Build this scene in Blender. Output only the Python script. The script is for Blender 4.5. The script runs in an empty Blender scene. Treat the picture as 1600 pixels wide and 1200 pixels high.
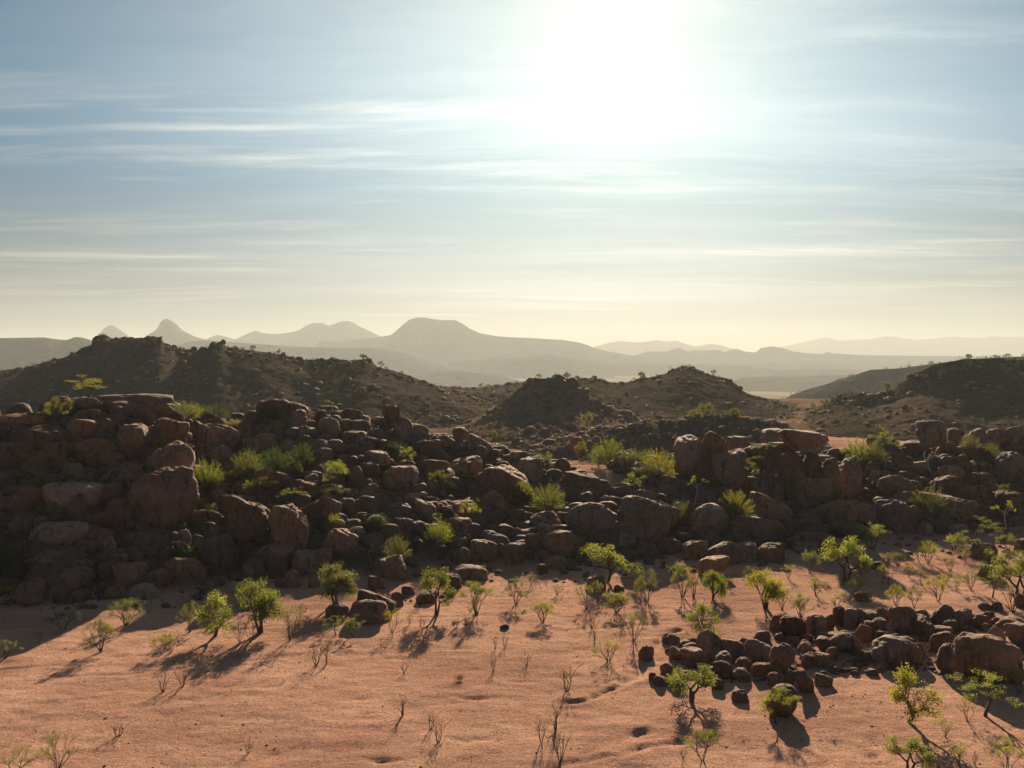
import bpy, math, random
import numpy as np

# ------------------------------------------------------------------ camera, sky, sun, exposure
SC = bpy.context.scene
COL = SC.collection
F, CX, CY, HOR, CAMZ = 1570.0, 800.0, 600.0, 553.0, 20.0     # focal length and centre in the photo's 1600x1200 pixels
PITCH = math.atan((CY - HOR) / F)
cp, sp = math.cos(PITCH), math.sin(PITCH)

def ray(px, py):
    """direction through a photo pixel, scaled so that its y (depth) is 1"""
    a, b = (px - CX) / F, (CY - py) / F
    d = np.array([a, cp + b * sp, -sp + b * cp])
    return d / d[1]

def px_of(x, y, z):
    z = z - CAMZ
    dep = y * cp - z * sp
    return CX + F * x / dep, CY - F * (y * sp + z * cp) / dep

cam_d = bpy.data.cameras.new("camera")
cam = bpy.data.objects.new("camera", cam_d)
COL.objects.link(cam)
cam.location = (0, 0, CAMZ)
cam.rotation_euler = (math.pi / 2 - PITCH, 0, 0)
cam_d.sensor_width = 36.0
cam_d.lens = 36.0 * F / 1600.0
cam_d.clip_start = 0.5
cam_d.clip_end = 90000.0
SC.camera = cam

sd = ray(960, 42)
SUN = sd / np.linalg.norm(sd)
SUN_EL = math.asin(SUN[2])
SUN_AZ = math.atan2(SUN[0], SUN[1])                            # to the right of +Y

SC.view_settings.view_transform = 'Standard'
SC.view_settings.look = 'None'
SC.view_settings.gamma = 1.0
SC.view_settings.use_curve_mapping = False
SC.view_settings.exposure = 1.4

world = bpy.data.worlds.new("World")
SC.world = world
world.use_nodes = True
WT = world.node_tree
WT.nodes.clear()

class NB:
    """small helper for building node trees"""
    def __init__(self, tree): self.t = tree
    def n(self, kind, ins=None, **props):
        nd = self.t.nodes.new(kind)
        for k, v in props.items(): setattr(nd, k, v)
        for k, v in (ins or {}).items(): self.set(nd.inputs[k], v)
        return nd
    def set(self, sock, v):
        if isinstance(v, bpy.types.NodeSocket): self.t.links.new(v, sock)
        elif isinstance(v, bpy.types.Node): self.t.links.new(v.outputs[0], sock)
        elif isinstance(v, (tuple, list)):
            if sock.type == 'RGBA' and len(v) == 3: v = (*v, 1.0)
            sock.default_value = v
        else: sock.default_value = v
    def m(self, op, a, b=0.0, c=0.0, clamp=False):
        nd = self.n('ShaderNodeMath', {0: a, 1: b, 2: c}, operation=op)
        nd.use_clamp = clamp
        return nd.outputs[0]
    def v(self, op, a, b=(0, 0, 0), scale=None):
        nd = self.n('ShaderNodeVectorMath', {0: a, 1: b}, operation=op)
        if scale is not None: self.set(nd.inputs['Scale'], scale)
        return nd.outputs['Value'] if op in ('DOT_PRODUCT', 'LENGTH', 'DISTANCE') else nd.outputs[0]
    def ramp(self, x, lo, hi, tlo=0.0, thi=1.0):
        nd = self.n('ShaderNodeMapRange', {0: x, 1: lo, 2: hi, 3: tlo, 4: thi}, interpolation_type='SMOOTHSTEP')
        return nd.outputs[0]
    def mix(self, f, a, b, blend='MIX'):
        nd = self.n('ShaderNodeMix', data_type='RGBA', blend_type=blend)
        self.set(nd.inputs[0], f); self.set(nd.inputs[6], a); self.set(nd.inputs[7], b)
        return nd.outputs[2]
    def noise(self, vec, scale, detail=4.0, rough=0.55, dist=0.0):
        nd = self.n('ShaderNodeTexNoise', {'Vector': vec, 'Scale': scale, 'Detail': detail, 'Roughness': rough, 'Distortion': dist})
        return nd.outputs[0]

w = NB(WT)
SKY_STRENGTH = 0.05
tc = w.n('ShaderNodeTexCoord').outputs['Generated']
dirn = w.v('NORMALIZE', tc)
sky = w.n('ShaderNodeTexSky', sky_type='NISHITA')
sky.sun_disc = False
sky.sun_elevation = SUN_EL
sky.sun_rotation = SUN_AZ
sky.altitude = 900.0
sky.air_density = 0.32
sky.dust_density = 0.2
sky.ozone_density = 1.0
cosang = w.v('DOT_PRODUCT', dirn, tuple(float(q) for q in SUN))
ang = w.m('ARCCOSINE', w.m('MINIMUM', cosang, 0.99999))        # angle from the sun, radians
# bright aureole of the veiled sun (thin ice cloud scatters forward)
def lobe(amp, width, p=1.08):
    return w.m('MULTIPLY', w.m('EXPONENT', w.m('MULTIPLY', w.m('POWER', w.m('DIVIDE', ang, width), p), -1.0)), amp)
# cirrus: streaked noise on a high plane
sep = w.n('ShaderNodeSeparateXYZ', {0: dirn})
zz = w.m('ADD', w.m('MAXIMUM', sep.outputs[2], 0.0), 0.06)
comb = w.n('ShaderNodeCombineXYZ', {0: w.m('DIVIDE', sep.outputs[0], zz), 1: w.m('DIVIDE', sep.outputs[1], zz), 2: 0.0}).outputs[0]
warp = w.n('ShaderNodeTexNoise', {'Vector': comb, 'Scale': 0.35, 'Detail': 5.0}).outputs['Color']
cv = w.v('ADD', comb, w.v('SCALE', w.v('SUBTRACT', warp, (0.5, 0.5, 0.5)), scale=1.1))
def cirrus(rot, sx, sy, loc, lo, hi, detail=7.0):
    mp = w.n('ShaderNodeMapping', {'Vector': cv, 'Location': loc, 'Rotation': (0, 0, rot), 'Scale': (sx, sy, 1)}).outputs[0]
    return w.ramp(w.noise(mp, 1.0, detail, 0.62), lo, hi)
c1 = cirrus(math.radians(38), 0.45, 2.4, (33.5, 5.2, 0), 0.48, 0.72, 14.0)
c2 = cirrus(math.radians(-58), 0.42, 2.6, (29.3, 38.0, 0), 0.48, 0.74, 14.0)
c3 = cirrus(math.radians(5), 0.16, 0.6, (25.2, 31.5, 0), 0.40, 0.64, 6.0)
grp = w.m('ADD', 0.12, w.m('MULTIPLY', cirrus(math.radians(-12), 0.30, 0.75, (4.3, 17.4, 0), 0.42, 0.60, 3.0), 0.88))
streak = w.m('MULTIPLY', w.m('MAXIMUM', c1, c2), grp)
cloud = w.m('ADD', w.m('MULTIPLY', c3, 0.04), w.m('MULTIPLY', streak, 0.66), clamp=True)
cloud = w.m('MULTIPLY', cloud, w.ramp(sep.outputs[2], -0.04, 0.06))
# thin veil lit around the sun, and the sun's core behind it
veil = w.m('MULTIPLY', lobe(0.315, 0.37, 1.8), w.m('ADD', 0.78, w.m('ADD', w.m('MULTIPLY', c3, 0.28), w.m('MULTIPLY', streak, 0.45))))
core = lobe(0.16, 0.045, 1.0)
glow = w.v('ADD', w.v('SCALE', (1.0, 0.965, 0.86), scale=veil), w.v('SCALE', (1.0, 0.93, 0.80), scale=core))
low = w.ramp(sep.outputs[2], 0.0, 0.30, 0.42, 1.0)
tint = w.mix(w.ramp(sep.outputs[2], 0.03, 0.20), (0.66, 0.60, 0.40), w.mix(w.m('MINIMUM', lobe(1.2, 0.22), 1.0), (0.0, 0.56, 0.62), (0.34, 0.47, 0.38)))
skyc = w.v('SCALE', w.v('MULTIPLY', sky.outputs[0], tint), scale=w.m('MULTIPLY', low, SKY_STRENGTH))
cl_l = w.m('ADD', 0.16, lobe(0.12, 0.45))
clc = w.v('SCALE', w.mix(w.ramp(sep.outputs[2], 0.02, 0.28), (1.0, 0.90, 0.70), (0.95, 0.99, 0.95)), scale=cl_l)
fin = w.v('ADD', w.mix(cloud, skyc, clc), glow)
bg = w.n('ShaderNodeBackground', {'Color': fin, 'Strength': 1.0})
wo = w.n('ShaderNodeOutputWorld', {'Surface': bg})
world.cycles.sampling_method = 'MANUAL'
world.cycles.sample_map_resolution = 1024

sun_d = bpy.data.lights.new("sun", 'SUN')
sun_d.energy = 5.0
sun_d.angle = math.radians(0.6)
sun_d.color = (1.0, 0.80, 0.55)
sun = bpy.data.objects.new("sun", sun_d)
COL.objects.link(sun)
sun.rotation_euler = (math.pi / 2 - SUN_EL, 0, -SUN_AZ + math.pi)
sun.location = (0, 0, 60)

# ------------------------------------------------------------------ helpers
rng = np.random.default_rng(7)
random.seed(7)

def _h2(ix, iy, s):
    n = (ix.astype(np.int64) * 374761393 + iy.astype(np.int64) * 668265263 + s * 974634721) & 0xffffffff
    n = ((n ^ (n >> 13)) * 1274126177) & 0xffffffff
    n = ((n ^ (n >> 16)) * 2246822519) & 0xffffffff
    return ((n ^ (n >> 15)) & 0xffffff) / float(0xffffff) * 2 - 1

def noise2(x, y, s=0):
    ix, iy = np.floor(x), np.floor(y)
    fx, fy = x - ix, y - iy
    u, v = fx * fx * fx * (fx * (fx * 6 - 15) + 10), fy * fy * fy * (fy * (fy * 6 - 15) + 10)
    a, b = _h2(ix, iy, s), _h2(ix + 1, iy, s)
    c, d = _h2(ix, iy + 1, s), _h2(ix + 1, iy + 1, s)
    return (a + (b - a) * u) * (1 - v) + (c + (d - c) * u) * v

def fbm2(x, y, o=4, s=0, g=0.5):
    r, a, t = 0.0, 1.0, 0.0
    for k in range(o):
        r = r + a * noise2(x * 2 ** k + 17.3 * k, y * 2 ** k - 9.1 * k, s + k)
        t += a
        a *= g
    return r / t

def noise3(p, s=0):
    z = p[:, 2]
    iz = np.floor(z)
    f = z - iz
    f = f * f * (3 - 2 * f)
    r = np.zeros(len(p))
    for dz, wgt in ((0, 1 - f), (1, f)):
        zz_ = iz + dz
        r = r + wgt * noise2(p[:, 0] + zz_ * 37.31, p[:, 1] + zz_ * 17.77, s)
    return r

def fbm3(p, o=4, s=0, g=0.5):
    r, a, t = 0.0, 1.0, 0.0
    for k in range(o):
        r = r + a * noise3(p * 2 ** k + 5.17 * k, s + k)
        t += a
        a *= g
    return r / t

def sstep(a, b, x):
    t = np.clip((x - a) / (b - a), 0, 1)
    return t * t * (3 - 2 * t)

def mesh_np(name, verts, faces, smooth=True):
    """verts (n,3); faces (m,k) with one k, as a mesh"""
    me = bpy.data.meshes.new(name)
    verts = np.asarray(verts, np.float32)
    faces = np.asarray(faces, np.int32)
    k = faces.shape[1]
    me.vertices.add(len(verts))
    me.vertices.foreach_set('co', verts.ravel())
    me.loops.add(faces.size)
    me.loops.foreach_set('vertex_index', faces.ravel())
    me.polygons.add(len(faces))
    me.polygons.foreach_set('loop_start', np.arange(0, faces.size, k, dtype=np.int32))
    try: me.polygons.foreach_set('loop_total', np.full(len(faces), k, np.int32))
    except Exception: pass
    me.polygons.foreach_set('use_smooth', np.full(len(faces), smooth, bool))
    me.update(calc_edges=True)
    return me

def link(name, me, mat=None, parent=None, loc=None):
    o = bpy.data.objects.new(name, me)
    COL.objects.link(o)
    if mat is not None and not me.materials: me.materials.append(mat)
    if parent is not None: o.parent = parent
    if loc is not None: o.location = loc
    return o

def tag(o, label=None, cat=None, group=None, kind=None):
    if label: o['label'] = label
    if cat: o['category'] = cat
    if group: o['group'] = group
    if kind: o['kind'] = kind
    return o

def grid_faces(nx, ny):
    i = np.arange(nx * ny).reshape(ny, nx)
    return np.stack([i[:-1, :-1], i[:-1, 1:], i[1:, 1:], i[1:, :-1]], -1).reshape(-1, 4)

# ------------------------------------------------------------------ materials
def new_mat(name):
    m = bpy.data.materials.new(name)
    m.use_nodes = True
    m.node_tree.nodes.clear()
    b = NB(m.node_tree)
    out = b.n('ShaderNodeOutputMaterial')
    return m, b, out

def bsdf(b, out, **ins):
    p = b.n('ShaderNodeBsdfPrincipled')
    for k, v in ins.items(): b.set(p.inputs[k.replace('_', ' ')], v)
    b.set(out.inputs['Surface'], p.outputs[0])
    return p

def mat_ground():
    m, b, out = new_mat("sand_and_rock")
    pos = b.n('ShaderNodeNewGeometry').outputs['Position']
    rocky = b.n('ShaderNodeAttribute', attribute_name='rocky').outputs['Fac']
    n1 = b.noise(pos, 0.09, 5.0, 0.6)
    n2 = b.noise(pos, 0.8, 6.0, 0.65)
    mpg = b.n('ShaderNodeMapping', {'Vector': pos, 'Rotation': (0, 0, 0.2), 'Scale': (0.35, 1.6, 1)}).outputs[0]
    n3 = b.noise(mpg, 0.6, 6.0, 0.65)
    n4 = b.noise(pos, 6.0, 3.0, 0.6)
    c = b.mix(b.ramp(n1, 0.35, 0.65), (0.38, 0.204, 0.152), (0.58, 0.335, 0.246))
    c = b.mix(b.m('MULTIPLY', b.ramp(n3, 0.50, 0.68), 0.45), c, (0.62, 0.40, 0.29))
    c = b.mix(b.m('MULTIPLY', b.ramp(n2, 0.52, 0.72), 0.5), c, (0.225, 0.12, 0.08))
    c = b.mix(b.m('MULTIPLY', b.ramp(n4, 0.52, 0.64), 0.62), c, (0.20, 0.11, 0.075))
    c = b.mix(b.m('MULTIPLY', b.ramp(b.noise(pos, 17.0, 2.0, 0.6), 0.55, 0.62), 0.62), c, (0.16, 0.085, 0.058))
    c = b.mix(b.m('MULTIPLY', b.ramp(b.noise(pos, 11.0, 2.0, 0.6), 0.58, 0.66), 0.6), c, (0.66, 0.47, 0.34))
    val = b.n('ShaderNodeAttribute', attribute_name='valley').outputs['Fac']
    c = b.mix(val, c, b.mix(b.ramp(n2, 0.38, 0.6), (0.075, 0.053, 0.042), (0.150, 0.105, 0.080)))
    rc = b.mix(b.ramp(n2, 0.4, 0.62), (0.060, 0.034, 0.026), (0.130, 0.074, 0.054))  # dark rocky soil, colour deepened further for the shade between boulders
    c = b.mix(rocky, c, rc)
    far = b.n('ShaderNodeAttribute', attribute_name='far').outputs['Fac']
    c = b.mix(far, c, b.mix(b.ramp(b.noise(pos, 0.004, 5.0, 0.6), 0.4, 0.62), (0.17, 0.140, 0.105), (0.30, 0.245, 0.180)))  # far plain's soil, paled in its colour to suggest mist
    hgt = b.m('ADD', b.m('MULTIPLY', b.noise(pos, 2.2, 8.0, 0.72), 0.16), b.m('MULTIPLY', b.noise(pos, 12.0, 4.0, 0.7), 0.09))
    bump = b.n('ShaderNodeBump', {'Height': hgt, 'Strength': 0.9, 'Distance': 1.0})
    bsdf(b, out, Base_Color=c, Roughness=1.0, Specular_IOR_Level=0.0, Normal=bump)
    return m

def mat_rock(name, c0, c1, c2, spec=0.10, rough=0.80, scale=1.0):
    m, b, out = new_mat(name)
    pos = b.n('ShaderNodeNewGeometry').outputs['Position']
    rnd = b.n('ShaderNodeObjectInfo').outputs['Random']
    n1 = b.noise(pos, 0.35 * scale, 5.0, 0.6)
    n2 = b.noise(pos, 1.7 * scale, 6.0, 0.68)
    st = b.n('ShaderNodeMapping', {'Vector': pos, 'Scale': (1.6, 1.6, 0.25)}).outputs[0]
    n3 = b.noise(st, 0.9 * scale, 5.0, 0.6)
    c = b.mix(b.ramp(n1, 0.36, 0.64), c0, c1)
    c = b.mix(b.m('MULTIPLY', b.ramp(n2, 0.50, 0.66), 0.65), c, c2)
    c = b.mix(b.m('MULTIPLY', b.ramp(n3, 0.52, 0.64), 0.70), c, tuple(q * 0.36 for q in c0))
    c = b.mix(b.m('MULTIPLY', b.ramp(b.noise(pos, 4.3 * scale, 4.0, 0.6), 0.57, 0.65), 0.45), c, (0.30, 0.235, 0.19))
    hsv = b.n('ShaderNodeHueSaturation', {'Color': c, 'Value': b.m('MULTIPLY_ADD', rnd, 0.85, 0.74),
              'Hue': b.m('MULTIPLY_ADD', rnd, 0.016, 0.492), 'Saturation': b.m('MULTIPLY_ADD', b.m('FRACT', b.m('MULTIPLY', rnd, 7.31)), 0.45, 0.74)})
    hgt = b.m('ADD', b.m('MULTIPLY', b.noise(pos, 1.4 * scale, 8.0, 0.72), 0.42), b.m('MULTIPLY', b.noise(pos, 7.0 * scale, 5.0, 0.7), 0.10))
    bump = b.n('ShaderNodeBump', {'Height': hgt, 'Strength': 0.85, 'Distance': 1.0 / scale})
    bsdf(b, out, Base_Color=hsv, Roughness=rough, Specular_IOR_Level=spec, Normal=bump)
    return m

def mat_hill(name, c0, c1, scale):
    m, b, out = new_mat(name)
    pos = b.n('ShaderNodeNewGeometry').outputs['Position']
    n1 = b.noise(pos, 0.02 * scale, 6.0, 0.6)
    n2 = b.noise(pos, 0.22 * scale, 6.0, 0.7)
    st = b.n('ShaderNodeMapping', {'Vector': pos, 'Scale': (0.3, 0.3, 2.2)}).outputs[0]
    n3 = b.noise(st, 0.16 * scale, 5.0, 0.6)
    c = b.mix(b.ramp(n1, 0.38, 0.62), c0, c1)
    c = b.mix(b.m('MULTIPLY', b.ramp(n2, 0.48, 0.66), 0.45), c, tuple(q * 0.5 for q in c0))
    c = b.mix(b.m('MULTIPLY', b.ramp(n3, 0.54, 0.66), 0.4), c, tuple(q * 1.35 for q in c1))
    hgt = b.m('ADD', b.m('MULTIPLY', n2, 2.6), b.m('MULTIPLY', b.noise(pos, 0.9 * scale, 5.0, 0.7), 0.6))
    bump = b.n('ShaderNodeBump', {'Height': hgt, 'Strength': 0.9, 'Distance': 1.0 / scale})
    bsdf(b, out, Base_Color=c, Roughness=1.0, Specular_IOR_Level=0.0, Normal=bump)
    return m

def mat_leaf():
    m, b, out = new_mat("leaf")
    info = b.n('ShaderNodeObjectInfo')
    pos = b.n('ShaderNodeNewGeometry').outputs['Position']
    rn = b.n('ShaderNodeNewGeometry').outputs['Random Per Island']
    c = b.n('ShaderNodeHueSaturation', {'Color': info.outputs['Color'], 'Hue': b.m('MULTIPLY_ADD', rn, 0.05, 0.475),
            'Value': b.m('MULTIPLY_ADD', b.noise(pos, 2.0, 3.0), 0.9, 0.5)}).outputs[0]
    d = b.n('ShaderNodeBsdfPrincipled', {'Base Color': c, 'Roughness': 0.55, 'Specular IOR Level': 0.25})
    t = b.n('ShaderNodeBsdfTranslucent', {'Color': b.v('MULTIPLY', c, (2.0, 2.0, 1.2))})
    mx = b.n('ShaderNodeMixShader', {0: 0.55, 1: d.outputs[0], 2: t.outputs[0]})
    b.set(out.inputs['Surface'], mx)
    return m

def mat_plain(name, c, c2, scale=4.0, rough=0.9, bumpd=0.02):
    m, b, out = new_mat(name)
    pos = b.n('ShaderNodeNewGeometry').outputs['Position']
    n = b.noise(pos, scale, 5.0, 0.6)
    bump = b.n('ShaderNodeBump', {'Height': n, 'Strength': 0.6, 'Distance': bumpd})
    bsdf(b, out, Base_Color=b.mix(b.ramp(n, 0.35, 0.65), c, c2), Roughness=rough, Specular_IOR_Level=0.2, Normal=bump)
    return m

M_GROUND = mat_ground()
M_ROCK = mat_rock("red_granite", (0.165, 0.082, 0.056), (0.235, 0.124, 0.086), (0.120, 0.075, 0.060))
M_ROCKF = mat_rock("red_granite_far", (0.140, 0.085, 0.066), (0.205, 0.128, 0.098), (0.110, 0.075, 0.062), 0.15, 0.85, 0.6)
M_HILL = mat_hill("hill_rock", (0.056, 0.043, 0.034), (0.098, 0.074, 0.058), 1.0)
M_MTN = mat_hill("mountain_rock", (0.085, 0.072, 0.064), (0.125, 0.106, 0.094), 0.06)
M_SLOPE = mat_hill("brown_slope", (0.105, 0.076, 0.059), (0.180, 0.130, 0.100), 1.2)
M_LEAF = mat_leaf()
M_WOOD = mat_plain("dark_bark", (0.050, 0.036, 0.028), (0.105, 0.078, 0.060))
M_PALE = mat_plain("pale_bark", (0.34, 0.30, 0.25), (0.48, 0.43, 0.37))
M_DRY = mat_plain("dry_grass", (0.30, 0.22, 0.12), (0.40, 0.31, 0.18))

# ------------------------------------------------------------------ ground sheet
#  photo column, photo row of the ridge's foot, depth of its crest, photo row of the bare ground at the crest
RIDGE = np.array([(-400, 945, 108, 650), (-200, 942, 110, 650), (0, 942, 107, 655), (60, 945, 107, 648), (110, 943, 110, 636), (200, 932, 113, 630), (260, 922, 117, 638),
    (320, 915, 124, 664), (400, 912, 127, 655), (470, 912, 130, 650), (560, 905, 130, 658), (620, 900, 130, 668), (700, 887, 130, 692),
    (780, 874, 130, 715), (850, 877, 128, 738), (920, 888, 127, 736), (1000, 878, 127, 738), (1060, 868, 130, 730), (1120, 868, 131, 716),
    (1200, 866, 132, 722), (1290, 850, 133, 722), (1350, 846, 134, 722), (1420, 840, 136, 706), (1500, 836, 139, 702), (1600, 832, 141, 700),
    (1800, 832, 142, 695), (2000, 832, 142, 695)], float)
RA = (RIDGE[:, 0] - CX) / F
RBASE = np.array([CAMZ / -ray(a, b)[2] for a, b in RIDGE[:, :2]])
RCREST = RIDGE[:, 2]
RH = np.array([CAMZ + ray(r[0], r[3])[2] * r[2] for r in RIDGE])

def flat_pt(px, py, z=0.0):
    d = ray(px, py)
    t = (z - CAMZ) / d[2]
    return d[0] * t, t

RILLS = [  # dry water runs on the plain, as photo pixels, with depth and width in metres
    ([(880, 1098), (905, 1094), (938, 1085), (950, 1072), (985, 1062), (1000, 1048), (1004, 1038), (1028, 1012), (1040, 995), (1060, 985)], 0.34, 0.55),
    ([(860, 1200), (905, 1188), (960, 1180), (1000, 1168), (1060, 1160)], 0.20, 0.5),
    ([(905, 1180), (950, 1158), (990, 1150), (1030, 1130)], 0.12, 0.5),
    ([(1190, 1030), (1250, 1040), (1320, 1045), (1380, 1052)], 0.18, 0.6),
    ([(1280, 1200), (1320, 1160), (1352, 1180), (1380, 1150), (1360, 1110)], 0.14, 0.6),
    ([(-20, 1048), (60, 1040), (100, 1036), (200, 1022)], 0.16, 0.5),
    ([(60, 1060), (130, 1056), (250, 1046), (360, 1036), (480, 1022)], 0.12, 0.5),
    ([(150, 1108), (200, 1104), (300, 1096)], 0.08, 0.5),
    ([(250, 995), (300, 988), (420, 978), (520, 972)], 0.14, 0.5),
    ([(640, 965), (760, 962), (840, 958), (920, 972)], 0.12, 0.5),
    ([(820, 995), (900, 985), (990, 980), (1060, 966), (1180, 955)], 0.10, 0.6),
    ([(830, 930), (900, 912), (980, 900), (1090, 893), (1240, 880)], 0.12, 0.7)]
PITS = [(745, 1091, 1.3, 0.35, 0.35), (733, 1153, 1.1, 0.3, 0.25), (610, 1188, 1.0, 0.4, 0.25), (600, 1187, 0.6, 0.3, 0.2),
        (1005, 1142, 0.6, 0.3, 0.3), (985, 1200, 0.9, 0.25, 0.2), (690, 1078, 0.5, 0.25, 0.15), (1345, 1178, 0.5, 0.5, 0.3), (358, 1072, 0.3, 0.2, 0.25)]

def grow(start, step, end, g=1.09):
    out, x = [], start
    while abs(x) < abs(end) or (x - start) * np.sign(step) < 0:
        step *= g
        x += step
        out.append(x)
        if abs(x) > abs(end) and np.sign(x) == np.sign(step): break
    return out

EXT = 30000.0
core = np.arange(-46.0, 46.01, 0.23)
right = grow(core[-1], 0.23, 190.0, 1.04)
right = right + grow(right[-1], right[-1] - right[-2], EXT, 1.085)
XS = np.concatenate([[-q for q in right[::-1]], core, right])
yc = np.concatenate([np.arange(40.0, 96.0, 0.21), np.arange(96.0, 150.0, 0.34)])
far_y = grow(yc[-1], 0.34, 330.0, 1.026)
far_y = far_y + grow(far_y[-1], far_y[-1] - far_y[-2], EXT, 1.07)
near_y = []
q_, s_ = 40.0, -0.18
while q_ > -EXT:
    s_ *= 1.12
    q_ += s_
    near_y.append(q_)
YS = np.concatenate([near_y[::-1], yc, far_y])
GX, GY = np.meshgrid(XS, YS)

def height(X, Y):
    Ys = np.maximum(Y, 30.0)
    A = X / Ys
    base, crest, hc = np.interp(A, RA, RBASE), np.interp(A, RA, RCREST), np.interp(A, RA, RH)
    wob = fbm2(X / 9.0, Y / 9.0, 3, 11) * 3.0
    t = (Y + wob - base) / (crest - base)
    rise = np.where(t < 0, 0, np.where(t < 1, np.clip(t, 0, 1) ** 0.92, 1.0))
    rise = np.where(t < 0.25, sstep(-0.02, 0.25, t) * 0.25 ** 0.92, rise)
    tail = 1 - sstep(0.0, 1.0, (Y - crest - 2.0) / 48.0)
    z = hc * rise * tail
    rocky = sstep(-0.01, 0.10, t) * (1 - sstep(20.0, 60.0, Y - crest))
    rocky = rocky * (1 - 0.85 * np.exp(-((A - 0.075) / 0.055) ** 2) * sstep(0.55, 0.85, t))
    z = z + rocky * (fbm2(X / 6.0, Y / 6.0, 5, 3) * 0.8)
    flat = np.exp(-np.maximum(np.hypot(X, Y - 70) - 200.0, 0) / 400.0)
    # the plain: broad swells and fine roughness
    lay = fbm2((X + Y * 0.15) / 7.0, Y / 1.6, 4, 41)
    z = z + (1 - rocky) * flat * (fbm2(X / 22.0, Y / 14.0, 3, 5) * 0.20 + lay * 0.04 + fbm2(X / 1.1, Y / 0.8, 3, 8) * 0.065)
    D = np.hypot(X, Y)
    z = z - 92.0 * sstep(430.0, 1350.0, D) + sstep(250.0, 900.0, D) * fbm2(X / 260.0, Y / 200.0, 4, 23) * 3.0
    z = z + sstep(2600.0, 6000.0, D) * fbm2(X / 2600.0, Y / 1500.0, 4, 29) * 16.0
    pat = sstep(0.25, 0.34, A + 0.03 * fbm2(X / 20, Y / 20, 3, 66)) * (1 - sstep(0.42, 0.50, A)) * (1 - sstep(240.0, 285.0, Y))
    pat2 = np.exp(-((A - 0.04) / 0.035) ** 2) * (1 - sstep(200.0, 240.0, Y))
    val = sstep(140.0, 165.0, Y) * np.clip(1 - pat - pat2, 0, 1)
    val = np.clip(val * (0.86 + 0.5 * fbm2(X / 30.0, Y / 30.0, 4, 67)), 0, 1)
    z = z + val * (1 - sstep(330.0, 600.0, Y)) * (fbm2(X / 7.0, Y / 5.0, 4, 68) * 0.9 + 0.5 * np.maximum(fbm2(X / 2.6, Y / 2.2, 2, 69), 0.1))
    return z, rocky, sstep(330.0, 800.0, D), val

GZ, GR, GF, GV = height(GX, GY)
# dry runs and small pits cut into the plain
sub = (GX > -60) & (GX < 60) & (GY > 36) & (GY < 110)
px_, py_ = GX[sub], GY[sub]
wx = px_ + fbm2(px_ / 2.0, py_ / 2.0, 3, 77) * 0.7
wy = py_ + fbm2(px_ / 2.0, py_ / 2.0, 3, 78) * 0.7
cut = np.zeros(len(px_))
for pts, dep, wid in RILLS:
    P = np.array([flat_pt(*p) for p in pts])
    best = np.full(len(px_), 1e9)
    side = np.zeros(len(px_))
    for (ax, ay), (bx, by) in zip(P[:-1], P[1:]):
        ex, ey = bx - ax, by - ay
        tt = np.clip(((wx - ax) * ex + (wy - ay) * ey) / (ex * ex + ey * ey), 0, 1)
        dd = np.hypot(wx - ax - tt * ex, wy - ay - tt * ey)
        best = np.minimum(best, dd)
    wv = wid * 0.55 * (0.7 + 0.6 * np.abs(noise2(px_ / 1.7, py_ / 1.7, 61)))
    cut = cut - dep * 0.42 * np.exp(-(best / wv) ** 2) + dep * 0.16 * np.exp(-((best - 2.2 * wv) / wv) ** 2)
for a, b, rx, ry, dep in PITS:
    cx_, cy_ = flat_pt(a, b)
    cut = cut - 0.45 * dep * np.exp(-((wx - cx_) / rx) ** 2 - ((wy - cy_) / ry) ** 2)
GZ[sub] += cut * (1 - GR[sub])

def ground(x, y):
    """height of the ground sheet under points, read from its own grid"""
    x, y = np.atleast_1d(np.asarray(x, float)), np.atleast_1d(np.asarray(y, float))
    i = np.clip(np.searchsorted(XS, x) - 1, 0, len(XS) - 2)
    j = np.clip(np.searchsorted(YS, y) - 1, 0, len(YS) - 2)
    u = (x - XS[i]) / (XS[i + 1] - XS[i])
    v = (y - YS[j]) / (YS[j + 1] - YS[j])
    return (GZ[j, i] * (1 - u) + GZ[j, i + 1] * u) * (1 - v) + (GZ[j + 1, i] * (1 - u) + GZ[j + 1, i + 1] * u) * v

def attr(me, name, data):
    a = me.attributes.new(name, 'FLOAT', 'POINT')
    a.data.foreach_set('value', np.asarray(data, np.float32).ravel())

gm = mesh_np("ground", np.stack([GX.ravel(), GY.ravel(), GZ.ravel()], -1), grid_faces(len(XS), len(YS)))
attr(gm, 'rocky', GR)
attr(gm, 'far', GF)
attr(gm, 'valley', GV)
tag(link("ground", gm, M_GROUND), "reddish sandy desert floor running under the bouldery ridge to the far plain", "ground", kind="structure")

MT = np.concatenate([np.arange(34.0, 200.0, 0.12), np.arange(200.0, 700.0, 0.6)])
def hit(px, py, lift=0.0, maxd=None):
    """depth at which the view line through a pixel comes down to `lift(depth)` above the ground"""
    d = ray(px, py)
    t = MT if maxd is None else MT[MT < maxd]
    z = CAMZ + d[2] * t - ground(d[0] * t, t)
    k = np.nonzero(z <= lift * t)[0]
    return float(t[k[0]]) if len(k) else None

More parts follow.
